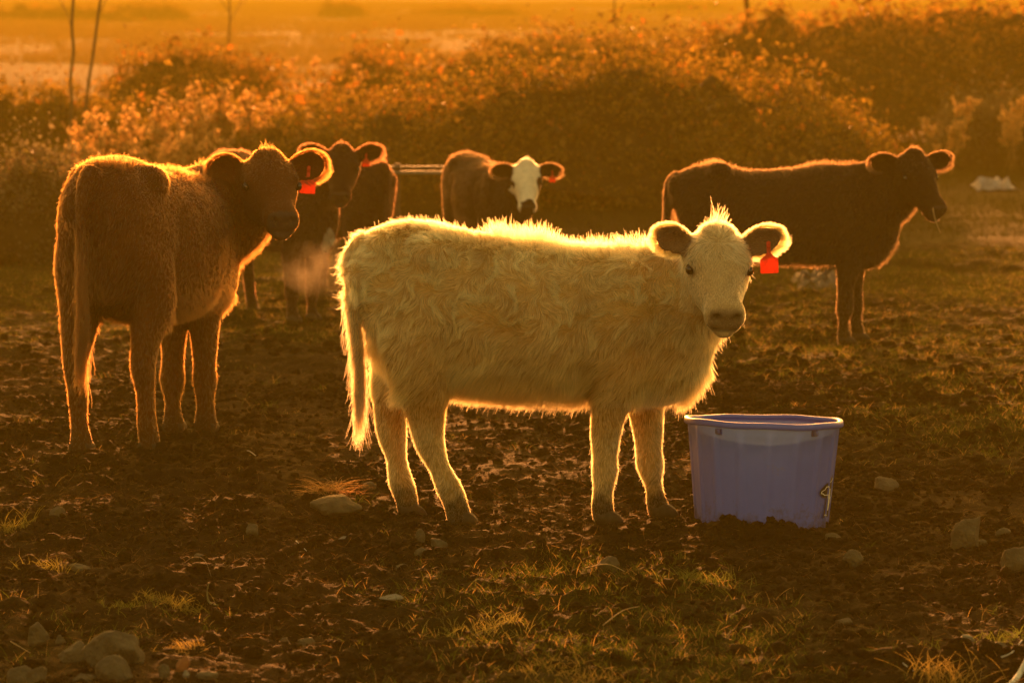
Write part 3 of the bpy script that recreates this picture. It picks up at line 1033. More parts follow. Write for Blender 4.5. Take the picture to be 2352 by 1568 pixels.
build_cow('calf', 'black calf standing broadside on the right with a straw in its mouth', 0.95,
          at(0.875, 24.0), R(0), stand(0.26, 1.07, (0.05, -0.04, -0.03, 0.07)), (1.42, -0.06, 1.045), R(-60), R(40),
          [(0.96, 0, 0.83, 0.21, 0.155), (1.12, 0, 0.85, 0.22, 0.145), (1.26, -0.01, 0.88, 0.21, 0.13), (1.37, -0.03, 0.95, 0.17, 0.11), (1.43, -0.05, 1.01, 0.12, 0.10), (1.45, -0.06, 1.035, 0.09, 0.09)],
          pal_dark((0.012, 0.006, 0.003)), COAT_FAR, voxel=0.013, torso=T_BLACK, tail=[(0.07, 0, 0.98), (0.02, 0, 0.95), (0.0, 0, 0.88), (0.0, 0, 0.78), (0.0, 0, 0.66), (0.0, 0, 0.54), (0.0, 0, 0.44)], seed=33, head_scale=1.06, ear_kw=(dict(lift=-0.15, fwd=-0.25), dict(lift=0.25)))

build_cow('calf', 'dark calf head on between the brown and the cream one, ears spread', 0.90,
          at(-1.845, 26.25), R(-51), stand(0.26, 1.04, (0, 0.05, 0.03, -0.04)), (1.47, 0.01, 1.085), R(-39), R(36),
          [(0.96, 0, 0.84, 0.20, 0.15), (1.12, 0, 0.88, 0.20, 0.14), (1.26, 0.0, 0.94, 0.18, 0.125), (1.37, 0.0, 1.01, 0.15, 0.11), (1.44, 0.005, 1.06, 0.11, 0.10), (1.47, 0.01, 1.085, 0.09, 0.09)],
          pal_dark((0.022, 0.008, 0.004), leg=white_chest), COAT_FAR, voxel=0.013, seed=44, head_scale=1.06, ear_kw=(dict(lift=0.45, L=0.18), dict(lift=0.45, L=0.18)), tag_ear=1, tag_kw=dict(s=0.35, t=-0.2, size=0.8))

build_cow('calf', 'dark calf half hidden behind the cream one, only its rounded rump showing', 0.80,
          at(-0.80, 27.3), R(128), stand(0.26, 1.04), (1.42, 0.05, 0.80), R(8), R(40),
          [(0.96, 0, 0.80, 0.20, 0.15), (1.12, 0, 0.80, 0.19, 0.14), (1.26, 0.01, 0.80, 0.17, 0.12), (1.37, 0.03, 0.80, 0.13, 0.105), (1.42, 0.05, 0.80, 0.10, 0.09)],
          pal_dark((0.022, 0.008, 0.004)), COAT_FAR, voxel=0.014, seed=55)

build_cow('calf', 'black calf with a white face looking over the back of the cream one', 0.80,
          at(-0.38, 28.5), R(-66), stand(0.26, 1.04), (1.40, 0.02, 0.985), R(-22), R(42),
          [(0.96, 0, 0.82, 0.20, 0.15), (1.12, 0, 0.84, 0.20, 0.14), (1.26, 0.0, 0.88, 0.18, 0.125), (1.34, 0.01, 0.93, 0.15, 0.11), (1.38, 0.015, 0.96, 0.11, 0.10), (1.40, 0.02, 0.985, 0.09, 0.09)],
          pal_dark((0.012, 0.006, 0.003), face=white_face), COAT_FAR, voxel=0.013, seed=66, head_scale=1.12, ear_kw=(dict(lift=0.12), dict(lift=0.12)), tag_ear=1, tag_kw=dict(s=0.6, t=-0.35, size=0.85))

# ------------------------------------------------------------------ the tub
def tub_mat():
    m, nt, out = new_mat('tub_plastic')
    L = nt.links.new
    p = N(nt, 'ShaderNodeBsdfPrincipled')
    p.inputs['Roughness'].default_value = 0.45
    tc = N(nt, 'ShaderNodeTexCoord')
    nz = N(nt, 'ShaderNodeTexNoise')
    nz.inputs['Scale'].default_value = 7
    nz.inputs['Detail'].default_value = 8
    nz.inputs['Roughness'].default_value = 0.7
    L(tc.outputs['Object'], nz.inputs['Vector'])
    cr = N(nt, 'ShaderNodeValToRGB')
    cr.color_ramp.elements[0].position = 0.35
    cr.color_ramp.elements[0].color = (0.062, 0.108, 0.58, 1)
    cr.color_ramp.elements[1].position = 0.62
    cr.color_ramp.elements[1].color = (0.076, 0.125, 0.64, 1)
    e = cr.color_ramp.elements.new(0.73)
    e.color = (0.12, 0.11, 0.25, 1)
    L(nz.outputs['Fac'], cr.inputs['Fac'])
    # mud splashed up from the ground
    sx = N(nt, 'ShaderNodeSeparateXYZ')
    L(tc.outputs['Object'], sx.inputs[0])
    n2 = N(nt, 'ShaderNodeTexNoise')
    n2.inputs['Scale'].default_value = 22
    n2.inputs['Detail'].default_value = 8
    n2.inputs['Roughness'].default_value = 0.75
    L(tc.outputs['Object'], n2.inputs['Vector'])
    ma = N(nt, 'ShaderNodeMath', operation='MULTIPLY_ADD')
    ma.inputs[1].default_value = -2.1
    L(sx.outputs['Z'], ma.inputs[0])
    L(n2.outputs['Fac'], ma.inputs[2])
    mr = N(nt, 'ShaderNodeMapRange')
    mr.inputs['From Min'].default_value = 0.36
    mr.inputs['From Max'].default_value = 0.52
    mr.inputs['To Max'].default_value = 0.75
    L(ma.outputs[0], mr.inputs['Value'])
    mm = N(nt, 'ShaderNodeMix', data_type='RGBA')
    mm.inputs[7].default_value = (0.045, 0.028, 0.016, 1)
    L(mr.outputs[0], mm.inputs[0])
    L(cr.outputs['Color'], mm.inputs[6])
    L(mm.outputs[2], p.inputs['Base Color'])
    t = N(nt, 'ShaderNodeBsdfTranslucent')
    t.inputs['Color'].default_value = (0.15, 0.36, 0.85, 1)
    ms = N(nt, 'ShaderNodeMixShader')
    ms.inputs[0].default_value = 0.06
    L(p.outputs[0], ms.inputs[1])
    L(t.outputs[0], ms.inputs[2])
    L(ms.outputs[0], out.inputs['Surface'])
    return m


M_TUB = tub_mat()
M_BLACK = simple_mat('print_black', (0.012, 0.010, 0.009), rough=0.6, noise=0.2)
M_WHITE = simple_mat('print_white', (0.75, 0.74, 0.72), rough=0.6, noise=0.1)
tub_z = hz(TUB.x, TUB_Y) - 0.01
tub = empty('water_tub', (TUB.x, TUB_Y, tub_z))
tub.rotation_euler = (R(-2.4), R(1.2), 0)
tag(tub, 'blue plastic stock tub standing in the mud before the cream calf', 'tub')
TH = 0.40


def tub_r(z):
    return 0.246 + (0.283 - 0.246) * np.clip(z / TH, 0, 1.2)


SEG = 192
prof = [(0.0, -0.02), (0.0, 0.05), (0.0, 0.12), (0.0, 0.2), (0.0, 0.28), (0.0, 0.345), (0.006, 0.352), (0.006, TH - 0.004)]
V, F = [], []
for i, (dr, z) in enumerate(prof):
    for j in range(SEG):
        a = 2 * math.pi * j / SEG
        k = (j % 12)
        rib = 0.006 if (k in (0, 1, 2)) and z < 0.35 else 0.0
        wob = 0.003 * math.sin(3 * a + 1) + 0.002 * math.sin(5 * a)
        r = float(tub_r(z)) + dr + rib + wob
        V.append((r * math.cos(a), r * math.sin(a), z))
for i in range(len(prof) - 1):
    for j in range(SEG):
        k = (j + 1) % SEG
        F.append((i * SEG + j, i * SEG + k, (i + 1) * SEG + k, (i + 1) * SEG + j))
c = len(V)
V.append((0, 0, 0.015))
b0 = len(V)
for j in range(SEG):
    a = 2 * math.pi * j / SEG
    V.append((0.244 * math.cos(a), 0.244 * math.sin(a), 0.012))
for j in range(SEG):
    F.append((c, b0 + j, b0 + (j + 1) % SEG))
link_mesh('tub_wall', V, F, M_TUB, tub)
# rolled rim with a dropped lip
prof = [(0.280, TH - 0.010), (0.281, TH + 0.003), (0.285, TH + 0.006), (0.297, TH + 0.006), (0.301, TH + 0.002), (0.302, TH - 0.014), (0.299, TH - 0.017), (0.295, TH - 0.012), (0.286, TH - 0.010)]
V, F = [], []
m_ = len(prof)
for j in range(96):
    a = 2 * math.pi * j / 96
    for r, z in prof:
        r2 = r + 0.003 * math.sin(3 * a + 1) + 0.002 * math.sin(5 * a)
        zz = z + 0.0025 * math.sin(2 * a + 0.5) + 0.0015 * math.sin(7 * a)
        V.append((r2 * math.cos(a), r2 * math.sin(a), zz))
for j in range(96):
    for i in range(m_):
        F.append((j * m_ + i, ((j + 1) % 96) * m_ + i, ((j + 1) % 96) * m_ + (i + 1) % m_, j * m_ + (i + 1) % m_))
link_mesh('rim', V, F, M_TUB, tub)
for a in (-128, -52, 40, 140):                  # moulded lugs under the rim
    bmx = bmesh.new()
    bmesh.ops.create_cube(bmx, size=1)
    for v in bmx.verts:
        v.co = (v.co.x * 0.016, v.co.y * 0.022, v.co.z * 0.026 * (1.0 if v.co.x < 0 else 0.7))
    bmesh.ops.bevel(bmx, geom=bmx.edges[:], offset=0.003, segments=2)
    me = bpy.data.meshes.new('rim_lug')
    bmx.to_mesh(me)
    bmx.free()
    me.materials.append(M_TUB)
    o = bpy.data.objects.new('rim_lug', me)
    col.objects.link(o)
    o.parent = tub
    o.location = (0.292 * math.cos(R(a)), 0.292 * math.sin(R(a)), TH - 0.032)
    o.rotation_euler = (0, 0, R(a))
# printed emblem on the right-hand side, wrapped round the wall
def wrap(zx, zy, off):
    """zoomed photo coordinates of the print to a point of the wall"""
    xv, yv = (1960 + zx / 8.71) * 0.9408, (1090 + zy / 8.71) * 0.9408
    z = (1196 - yv) / 612 + 0.012
    r = float(tub_r(z)) + off
    s = min((xv - 1757) / 612 / 0.262, 0.999)
    th = math.asin(s) - math.pi / 2
    return (r * math.cos(th), r * math.sin(th), z)


def wrap_a(th, z, off):
    r = float(tub_r(z)) + off
    return (r * math.cos(th), r * math.sin(th), z)


blk = [(700, 500), (590, 620), (500, 680), (395, 780), (372, 850), (420, 910), (480, 958), (545, 962), (541, 1060), (534, 1200), (522, 1330), (520, 1400)]
V, F = [], []
for i, q in enumerate(blk):
    p = wrap(*q, 0.0035)
    th0 = math.atan2(p[1], p[0])
    for k in range(9):
        V.append(wrap_a(th0 + (R(24) - th0) * k / 8, p[2], 0.0035))
for i in range(len(blk) - 1):
    for k in range(8):
        F.append((i * 9 + k, i * 9 + k + 1, (i + 1) * 9 + k + 1, (i + 1) * 9 + k))
emb = link_mesh('emblem', V, F, M_BLACK, tub, smooth=False)
lines = [([(690, 600), (680, 570), (650, 605), (600, 648)], 14), ([(580, 765), (565, 727), (510, 740), (480, 790), (410, 822), (396, 862), (440, 870), (480, 907), (540, 910), (570, 905), (580, 985)], 16),
         ([(597, 790), (600, 870), (602, 960), (625, 990)], 24), ([(600, 995), (597, 1120), (595, 1240)], 30), ([(525, 1340), (550, 1335), (575, 1350)], 18), ([(660, 790), (640, 975)], 9), ([(632, 1010), (628, 1100)], 9)]
V, F = [], []
for pl, w in lines:
    for (x0, y0), (x1, y1) in zip(pl[:-1], pl[1:]):
        d = math.hypot(x1 - x0, y1 - y0)
        ux, uy = (x1 - x0) / d, (y1 - y0) / d
        x0, y0, x1, y1 = x0 - ux * w * 0.3, y0 - uy * w * 0.3, x1 + ux * w * 0.3, y1 + uy * w * 0.3
        b = len(V)
        for x, y in ((x0 - uy * w / 2, y0 + ux * w / 2), (x1 - uy * w / 2, y1 + ux * w / 2), (x1 + uy * w / 2, y1 - ux * w / 2), (x0 + uy * w / 2, y0 - ux * w / 2)):
            V.append(wrap(x, y, 0.0052 + 0.00012 * (len(V) // 4)))
        F.append((b, b + 1, b + 2, b + 3))
link_mesh('white_outline', V, F, M_WHITE, emb, smooth=False)

# ------------------------------------------------------------------ bramble thickets
def leaf_mesh(C, Nn, size, rs, cols):
    """folded leaf per centre: four corners, two triangles either side of the midrib"""
    n = len(C)
    a = norm(np.cross(Nn, rs.normal(0, 1, (n, 3))))
    b = np.cross(Nn, a)
    s = size[:, None]
    fold = Nn * s * rs.uniform(0.05, 0.35, (n, 1))
    v = np.stack([C - a * s * 0.5, C + b * s * 0.34 + fold, C + a * s * 0.5 - Nn * s * 0.15, C - b * s * 0.34 + fold], 1).reshape(-1, 3)
    i = np.arange(n)[:, None] * 4
    f = np.concatenate([i + np.array([[0, 2, 1]]), i + np.array([[0, 3, 2]])])
    return v, f, np.repeat(cols, 4, axis=0)


def mound_h(u, v, seed, lump):
    """0..1 height over the unit disc"""
    r2 = u ** 2 + v ** 2
    b = np.clip(1 - r2 ** 1.35, 0, 1) ** 0.55
    return b * (1 + 0.45 * lump * noise2(u * 2.3 + seed, v * 2.3 - seed, seed) + 0.6 * lump * noise2(u * 6.1, v * 6.1 + seed, seed + 1) + 0.35 * lump * noise2(u * 14, v * 14 + seed, seed + 2))


def bramble(name, label, px, Y, rx, ry, h, nleaf, lsize, seed, pal, cat='bush', group='bramble thickets across the pasture', lump=0.36, canes=60, cane_len=0.5, shell=0.22, spray=0.19):
    rs = np.random.default_rng(seed)
    X = dpt(px, 500, Y).x
    root = empty(name, (X, Y, float(hgt(np.array([X]), np.array([Y]))[0])))
    tag(root, label, cat, group)
    # leaves through the outer layer of the mound
    rr = np.sqrt(rs.random(nleaf * 2)) * 1.0
    an = rs.random(nleaf * 2) * 2 * math.pi
    u, v = rr * np.cos(an), rr * np.sin(an)
    u, v = u[:nleaf], v[:nleaf]
    top = mound_h(u, v, seed, lump)
    side = rs.random(nleaf) < 0.45              # spread evenly down the flanks as well
    dz = np.where(side, rs.random(nleaf) * top * h, np.abs(rs.normal(0, shell, nleaf)))
    up = (~side) & (rs.random(nleaf) < 0.38)     # loose sprays standing clear of the mass
    dz = np.where(up, -np.abs(rs.normal(0, spray, nleaf)) * sstep(-0.45, 0.5, noise2(u * 9, v * 9, seed + 3)), dz)
    z = top * h - dz + 0.02
    # flank leaves sit near the outline for their height
    k = np.where(side, 1.0, 1.0)
    e = 0.01
    gu = (mound_h(u + e, v, seed, lump) - top) / e * h / rx
    gv = (mound_h(u, v + e, seed, lump) - top) / e * h / ry
    nrm = norm(np.stack([-gu, -gv, np.ones(nleaf)], 1)) + rs.normal(0, 0.75, (nleaf, 3))
    nrm = norm(nrm)
    C = np.stack([u * rx, v * ry, np.maximum(z, 0.02)], 1) + nrm * rs.normal(0, 0.05, (nleaf, 1))
    C = C + 0.06 * np.stack([noise3(C / 0.3, seed + i) for i in range(3)], 1)
    pal = np.array(pal, float)
    w = np.clip(0.5 + 0.6 * noise3(C / 0.45, seed + 5) + rs.normal(0, 0.2, nleaf), 0, 1)[:, None]
    cols = (pal[0] * (1 - w) + pal[1] * w) * rs.uniform(0.65, 1.3, (nleaf, 1))
    red = rs.random(nleaf) < 0.08
    cols[red] = pal[2]
    v_, f_, c_ = leaf_mesh(C, nrm, lsize * rs.uniform(0.4, 1.0, nleaf) * (1 + 0.9 * (rs.random(nleaf) < 0.15)), rs, cols)
    # arching canes out of the crown, each with leaves along it
    strands, cl, ccol = [], [], []
    for i in range(canes):
        a = rs.random() * 2 * math.pi
        r = math.sqrt(rs.random()) * 0.9
        uu, vv = r * math.cos(a), r * math.sin(a)
        z0 = float(mound_h(np.array([uu]), np.array([vv]), seed, lump)[0]) * h
        d = norm(np.array([rs.normal(0, 0.7) + uu * 0.5, rs.normal(0, 0.7) + vv * 0.5, rs.uniform(0.5, 1.4)]))
        L = cane_len * rs.uniform(0.5, 1.3)
        t = np.linspace(0, 1, 9)[:, None]
        p = np.array([uu * rx, vv * ry, z0 - 0.15]) + d * L * t + np.array([0, 0, -0.55]) * L * t ** 2.2 + 0.02 * rs.normal(0, 1, (9, 3)) * t
        strands.append(p)
        m = int(10 + L * 18)
        tt = rs.uniform(0.25, 1, m)
        q = np.stack([np.interp(tt, t[:, 0], p[:, k]) for k in range(3)], 1) + rs.normal(0, 0.025, (m, 3))
        cl.append(q)
    if canes:
        cl = np.concatenate(cl)
        nn = norm(rs.normal(0, 1, cl.shape) + np.array([0, 0, 0.6]))
        cc = (pal[0] + (pal[1] - pal[0]) * rs.random((len(cl), 1))) * rs.uniform(0.8, 1.4, (len(cl), 1))
        v2, f2, c2 = leaf_mesh(cl, nn, lsize * rs.uniform(0.5, 1.1, len(cl)), rs, cc)
        f2 = f2 + len(v_)
        v_, f_, c_ = np.concatenate([v_, v2]), np.concatenate([f_, f2]), np.concatenate([c_, c2])
    fo = link_mesh('foliage', v_, f_, M_LEAF, root, smooth=False, colors=c_)
    fo['kind'] = 'stuff'
    if canes:
        S = np.array(strands)
        co = link_hair('canes', S, np.full(S.shape[:2], 0.006), np.tile([0.10, 0.06, 0.035], (len(S), 1)), M_BLADE, root)
        co['kind'] = 'stuff'
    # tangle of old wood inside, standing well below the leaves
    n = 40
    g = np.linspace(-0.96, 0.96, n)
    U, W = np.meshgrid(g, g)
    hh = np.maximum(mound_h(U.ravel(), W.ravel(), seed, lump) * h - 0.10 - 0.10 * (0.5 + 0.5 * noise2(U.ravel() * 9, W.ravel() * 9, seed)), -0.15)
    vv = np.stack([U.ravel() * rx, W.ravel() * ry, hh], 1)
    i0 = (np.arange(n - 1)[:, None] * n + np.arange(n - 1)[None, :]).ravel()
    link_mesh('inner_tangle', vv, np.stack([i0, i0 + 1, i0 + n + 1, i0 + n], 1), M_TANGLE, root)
    return root


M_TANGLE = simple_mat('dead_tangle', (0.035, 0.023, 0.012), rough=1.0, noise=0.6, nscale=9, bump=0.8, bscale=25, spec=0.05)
P_GREEN = ((0.085, 0.062, 0.010), (0.28, 0.165, 0.028), (0.32, 0.12, 0.02))
P_RUST = ((0.13, 0.068, 0.012), (0.38, 0.18, 0.035), (0.38, 0.13, 0.022))
P_GOLD = ((0.14, 0.085, 0.02), (0.42, 0.24, 0.06), (0.40, 0.13, 0.03))
P_STRAW = ((0.16, 0.10, 0.035), (0.30, 0.19, 0.07), (0.20, 0.12, 0.05))
P_GREY = ((0.075, 0.062, 0.036), (0.17, 0.14, 0.085), (0.12, 0.10, 0.03))

bramble('bramble_bush', 'broad bramble mound in the middle, behind the white-faced calf', 1290, 40.5, 3.3, 2.4, 1.00, 40000, 0.062, 101, P_GREEN, canes=420, lump=0.5, spray=0.26)
bramble('bramble_bush', 'low skirt of bramble sloping down behind the black calf', 1830, 38.5, 1.1, 1.3, 0.78, 9000, 0.055, 102, P_GREEN, canes=50, cane_len=0.35)
bramble('bramble_bush', 'tall dark bramble bank filling the upper right', 2100, 54.0, 4.0, 2.6, 1.42, 30000, 0.068, 103, P_RUST, canes=220, cane_len=0.65)
bramble('bramble_bush', 'sunlit bramble crest behind the middle mound, under the leaning trunk', 1380, 60.0, 3.2, 2.2, 1.16, 20000, 0.075, 104, P_GOLD, canes=260, cane_len=0.7)
bramble('bramble_bush', 'rounded bramble at the upper left, right of the two bare saplings', 450, 55.0, 1.5, 1.2, 1.02, 13000, 0.065, 105, P_RUST, canes=60)
bramble('bramble_bush', 'small rounded bramble beyond the middle mound on its left side', 890, 61.0, 1.0, 0.9, 0.92, 8000, 0.065, 106, P_RUST, canes=40)
bramble('bramble_bush', 'low dark bramble at the foot of the two bare saplings', 110, 46.0, 1.25, 1.0, 0.74, 10000, 0.06, 107, P_GREEN, canes=50)
bramble('bramble_bush', 'left shoulder of bramble behind the brown calf', 520, 38.5, 1.5, 1.3, 0.80, 14000, 0.055, 108, P_GREEN, canes=70)
bramble('scrub_patch', 'grey dead scrub at the left edge behind the brown calf', 50, 31.5, 0.50, 0.6, 0.70, 6500, 0.035, 109, P_GREY, cat='scrub', group='patches of scrub', canes=60, cane_len=0.45)
bramble('scrub_patch', 'pale weedy scrub at the right edge above the white rag', 2310, 46.5, 0.85, 0.8, 0.72, 8000, 0.04, 110, P_GREY, cat='scrub', group='patches of scrub', canes=90, cane_len=0.5)
bramble('bramble_bush', 'low long tangle of bramble between the left shoulder and the field', 780, 49.0, 3.0, 1.5, 0.66, 12000, 0.06, 111, P_RUST, canes=160, cane_len=0.6)
far = [(60, 225, 6.0, 0.58, 'dark hedge far out in the field at the upper left corner'), (330, 232, 2.8, 0.60, 'rounded dark bush ending the far hedge on its right'),
       (790, 250, 1.5, 0.58, 'lone hazy bush far out left of the middle'), (1080, 262, 4.0, 0.40, 'long faint bush line far beyond the middle mound'),
       (1560, 300, 4.0, 0.40, 'faint bush line far out behind the sunlit crest'), (2250, 330, 5.0, 0.40, 'faint bush line far out at the upper right corner')]
for i, (px, Y, rx, h, lab) in enumerate(far):
    bramble('field_bush', lab, px, Y, rx, 2.0, h, 3500, 0.20, 120 + i, P_RUST, cat='bush', group='bushes far out in the field', canes=0, lump=0.95)

# ------------------------------------------------------------------ dry seed-headed weeds
def weed(label, px, Y, n, h, spread, seed, name='seeding_weed'):
    rs = np.random.default_rng(seed)
    X = dpt(px, 500, Y).x
    root = empty(name, (X, Y, hz(X, Y) - 0.02))
    tag(root, label, 'weed', 'dry weeds gone to seed')
    S, C = [], []
    for i in range(n):
        b = np.array([rs.normal(0, spread), rs.normal(0, spread * 0.6), 0])
        d = norm(np.array([rs.normal(0, 0.22), rs.normal(0, 0.2), 1.0]))
        L = h * rs.uniform(0.65, 1.0)
        t = np.linspace(0, 1, 7)[:, None]
        p = b + d * L * t + np.array([rs.normal(0, 0.06), 0, -0.03]) * t ** 2
        S.append(p)
        for k in range(13):                     # side sprays
            t0 = rs.uniform(0.45, 0.98)
            q0 = b + d * L * t0
            dd = norm(np.array([rs.normal(0, 0.8), rs.normal(0, 0.6), rs.uniform(0.4, 1.0)]))
            l2 = rs.uniform(0.05, 0.13)
            S.append(q0 + dd * l2 * t + np.array([0, 0, -0.02]) * t ** 2)
            m = 22
            C.append(q0 + dd * l2 * rs.random((m, 1)) + rs.normal(0, 0.012, (m, 3)))
    S = np.array(S)
    a = link_hair('stems', S, np.full(S.shape[:2], 0.0035) * np.linspace(1, 0.5, 7)[None, :], np.tile([0.30, 0.19, 0.08], (len(S), 1)), M_BLADE, root)
    a['kind'] = 'stuff'
    C = np.concatenate(C)
    nn = norm(rs.normal(0, 1, C.shape))
    v_, f_, c_ = leaf_mesh(C, nn, rs.uniform(0.020, 0.046, len(C)), rs, np.tile([0.62, 0.38, 0.15], (len(C), 1)) * rs.uniform(0.6, 1.2, (len(C), 1)))
    b = link_mesh('seed_heads', v_, f_, M_LEAF, root, smooth=False, colors=c_)
    b['kind'] = 'stuff'


weed('tall dry weed glowing in the light above the rump of the brown calf', 262, 35.5, 13, 1.05, 0.10, 201)
weed('shorter dry weed just left of the tallest one, above the brown calf', 190, 34.5, 9, 0.72, 0.08, 202)
weed('dry weed on the crest left of the dark head-on calf', 425, 37.2, 14, 1.16, 0.14, 203)
weed('dry weed rising highest on the left bramble crest', 528, 38.0, 14, 1.26, 0.13, 204)
weed('dry weed in front of the left bramble, right of the tallest', 350, 36.2, 9, 0.92, 0.10, 205)
weed('pale arched plume over the low tangle left of the middle', 742, 50.0, 3, 1.32, 0.05, 208)
weed('thin dry weed sticking out of the right scrub', 2165, 45.0, 5, 0.85, 0.10, 206)
weed('spindly dry weed at the right edge by the scrub', 2310, 45.2, 5, 0.85, 0.12, 207)

# ------------------------------------------------------------------ saplings and the leaning trunk
def pole(name, label, p0, p1, r0, r1, limbs=(), cat='sapling', group=None, wob=0.02, seed=1):
    rs = np.random.default_rng(seed)
    g = Vector((p0.x, p0.y, hz(p0.x, p0.y) - 0.05))
    root = empty(name, g)
    tag(root, label, cat, group)
    t = np.linspace(0, 1, 9)[:, None]
    a, b = np.array(p0) - np.array(g), np.array(p1) - np.array(g)
    a[2] = 0
    st = a + (b - a) * t + wob * rs.normal(0, 1, (9, 3)) * np.sin(t * math.pi)
    V, F = path_tube(np.column_stack([st, np.linspace(r0, r1, 9), np.linspace(r0, r1, 9)]), 26, 10, fwd=(1, 0.02, 0))
    link_mesh('trunk', V, F, M_BARK, root)
    for (t0, d, L, r) in limbs:
        q = a + (b - a) * t0
        d = norm(np.array(d, float))
        tt = np.linspace(0, 1, 6)[:, None]
        s2 = q + d * L * tt + np.array([0, 0, 0.12]) * L * tt ** 2 + 0.02 * rs.normal(0, 1, (6, 3)) * tt
        V, F = path_tube(np.column_stack([s2, np.linspace(r, r * 0.3, 6), np.linspace(r, r * 0.3, 6)]), 14, 8, fwd=(0.05, 0.02, 1))
        link_mesh('limb', V, F, M_BARK, root)
        tw = []
        for k in range(5):
            q2 = q + d * L * rs.uniform(0.4, 1)
            d2 = norm(d + rs.normal(0, 0.5, 3))
            tw.append(q2 + d2 * L * 0.35 * np.linspace(0, 1, 6)[:, None])
        tw = np.array(tw)
        o = link_hair('twigs', tw, np.full(tw.shape[:2], 0.003), np.tile([0.16, 0.10, 0.06], (len(tw), 1)), M_BLADE, root)
        o['kind'] = 'stuff'
    return root


pole('sapling', 'upright bare sapling at the upper left, left one of a pair', gpt(160, 395), dpt(170, -60, 44.5), 0.020, 0.014, [(0.72, (-0.4, 0, 1), 0.5, 0.006)], group='bare saplings', seed=1)
pole('sapling', 'slanting bare sapling at the upper left, right one of a pair', gpt(176, 395), dpt(238, -60, 44.5), 0.020, 0.013, [(0.8, (0.5, 0, 1), 0.4, 0.006)], group='bare saplings', seed=2)
pole('sapling', 'thin lone sapling standing over the rounded bramble at the left', gpt(531, 270), dpt(524, -40, 62), 0.020, 0.010, [(0.8, (-0.6, 0, 0.8), 0.6, 0.007), (0.7, (0.5, 0, 1), 0.4, 0.006)], group='bare saplings', seed=3)
pole('sapling', 'faint thin sapling beyond the sunlit bramble crest', gpt(1408, 250), dpt(1413, -40, 66), 0.022, 0.012, [], group='bare saplings', seed=4)
pole('leaning_tree', 'leaning bare trunk with a side branch, top right of the middle', gpt(1775, 262), dpt(1700, -60, 59), 0.050, 0.034,
     [(0.90, (-1.0, 0, -0.02), 0.75, 0.018), (0.86, (-0.8, 0.1, 0.25), 0.9, 0.010), (0.93, (0.7, 0, 0.8), 0.5, 0.012)], cat='tree', seed=5, wob=0.03)

# ------------------------------------------------------------------ stones
def ico(sub):
    b = bmesh.new()
    bmesh.ops.create_icosphere(b, subdivisions=sub, radius=1.0)
    v = np.array([x.co[:] for x in b.verts])
    f = np.array([[q.index for q in x.verts] for x in b.faces])
    b.free()
    return v, f


ICO_V, ICO_F = ico(4)


def stone(label, px, py, w, h, seed, mat=None, angular=0.5, tilt=0.0, deep=0.8, rot=None):
    """px, py: centre of the visible stone; w, h its visible size, all in frame units"""
    rs = np.random.default_rng(seed)
    g = gpt(px, py + h * 0.42)
    s = FPX / g.y
    W, Hh = w / s / 2, h / s * 0.62
    v = ICO_V.copy()
    for k in range(int(5 + angular * 9)):       # flat facets
        n = norm(rs.normal(0, 1, 3))
        c = rs.uniform(0.48, 0.85)
        d = v @ n
        v = v - np.outer(np.maximum(d - c, 0) * (0.55 + 0.45 * angular), n)
    v = v * (1 + 0.13 * noise3(v * 1.6 + seed, seed) + 0.05 * noise3(v * 5 + seed, seed + 1) + 0.02 * noise3(v * 14, seed + 2))[:, None]
    v = v / np.abs(v).max(0)
    v = v * np.array([W, W * deep, Hh])
    if tilt:
        c, s_ = math.cos(tilt), math.sin(tilt)
        v = np.stack([v[:, 0] * c - v[:, 2] * s_, v[:, 1], v[:, 0] * s_ + v[:, 2] * c], 1)
    z0 = float(hgt(np.array([g.x]), np.array([g.y + W * deep * 0.5]))[0])
    o = link_mesh('stone', v, ICO_F, mat or M_STONE, None, loc=(g.x, g.y + W * deep * 0.6, z0 + Hh * 0.55))
    tag(o, label, 'stone', 'stones lying in the trampled soil')
    return o


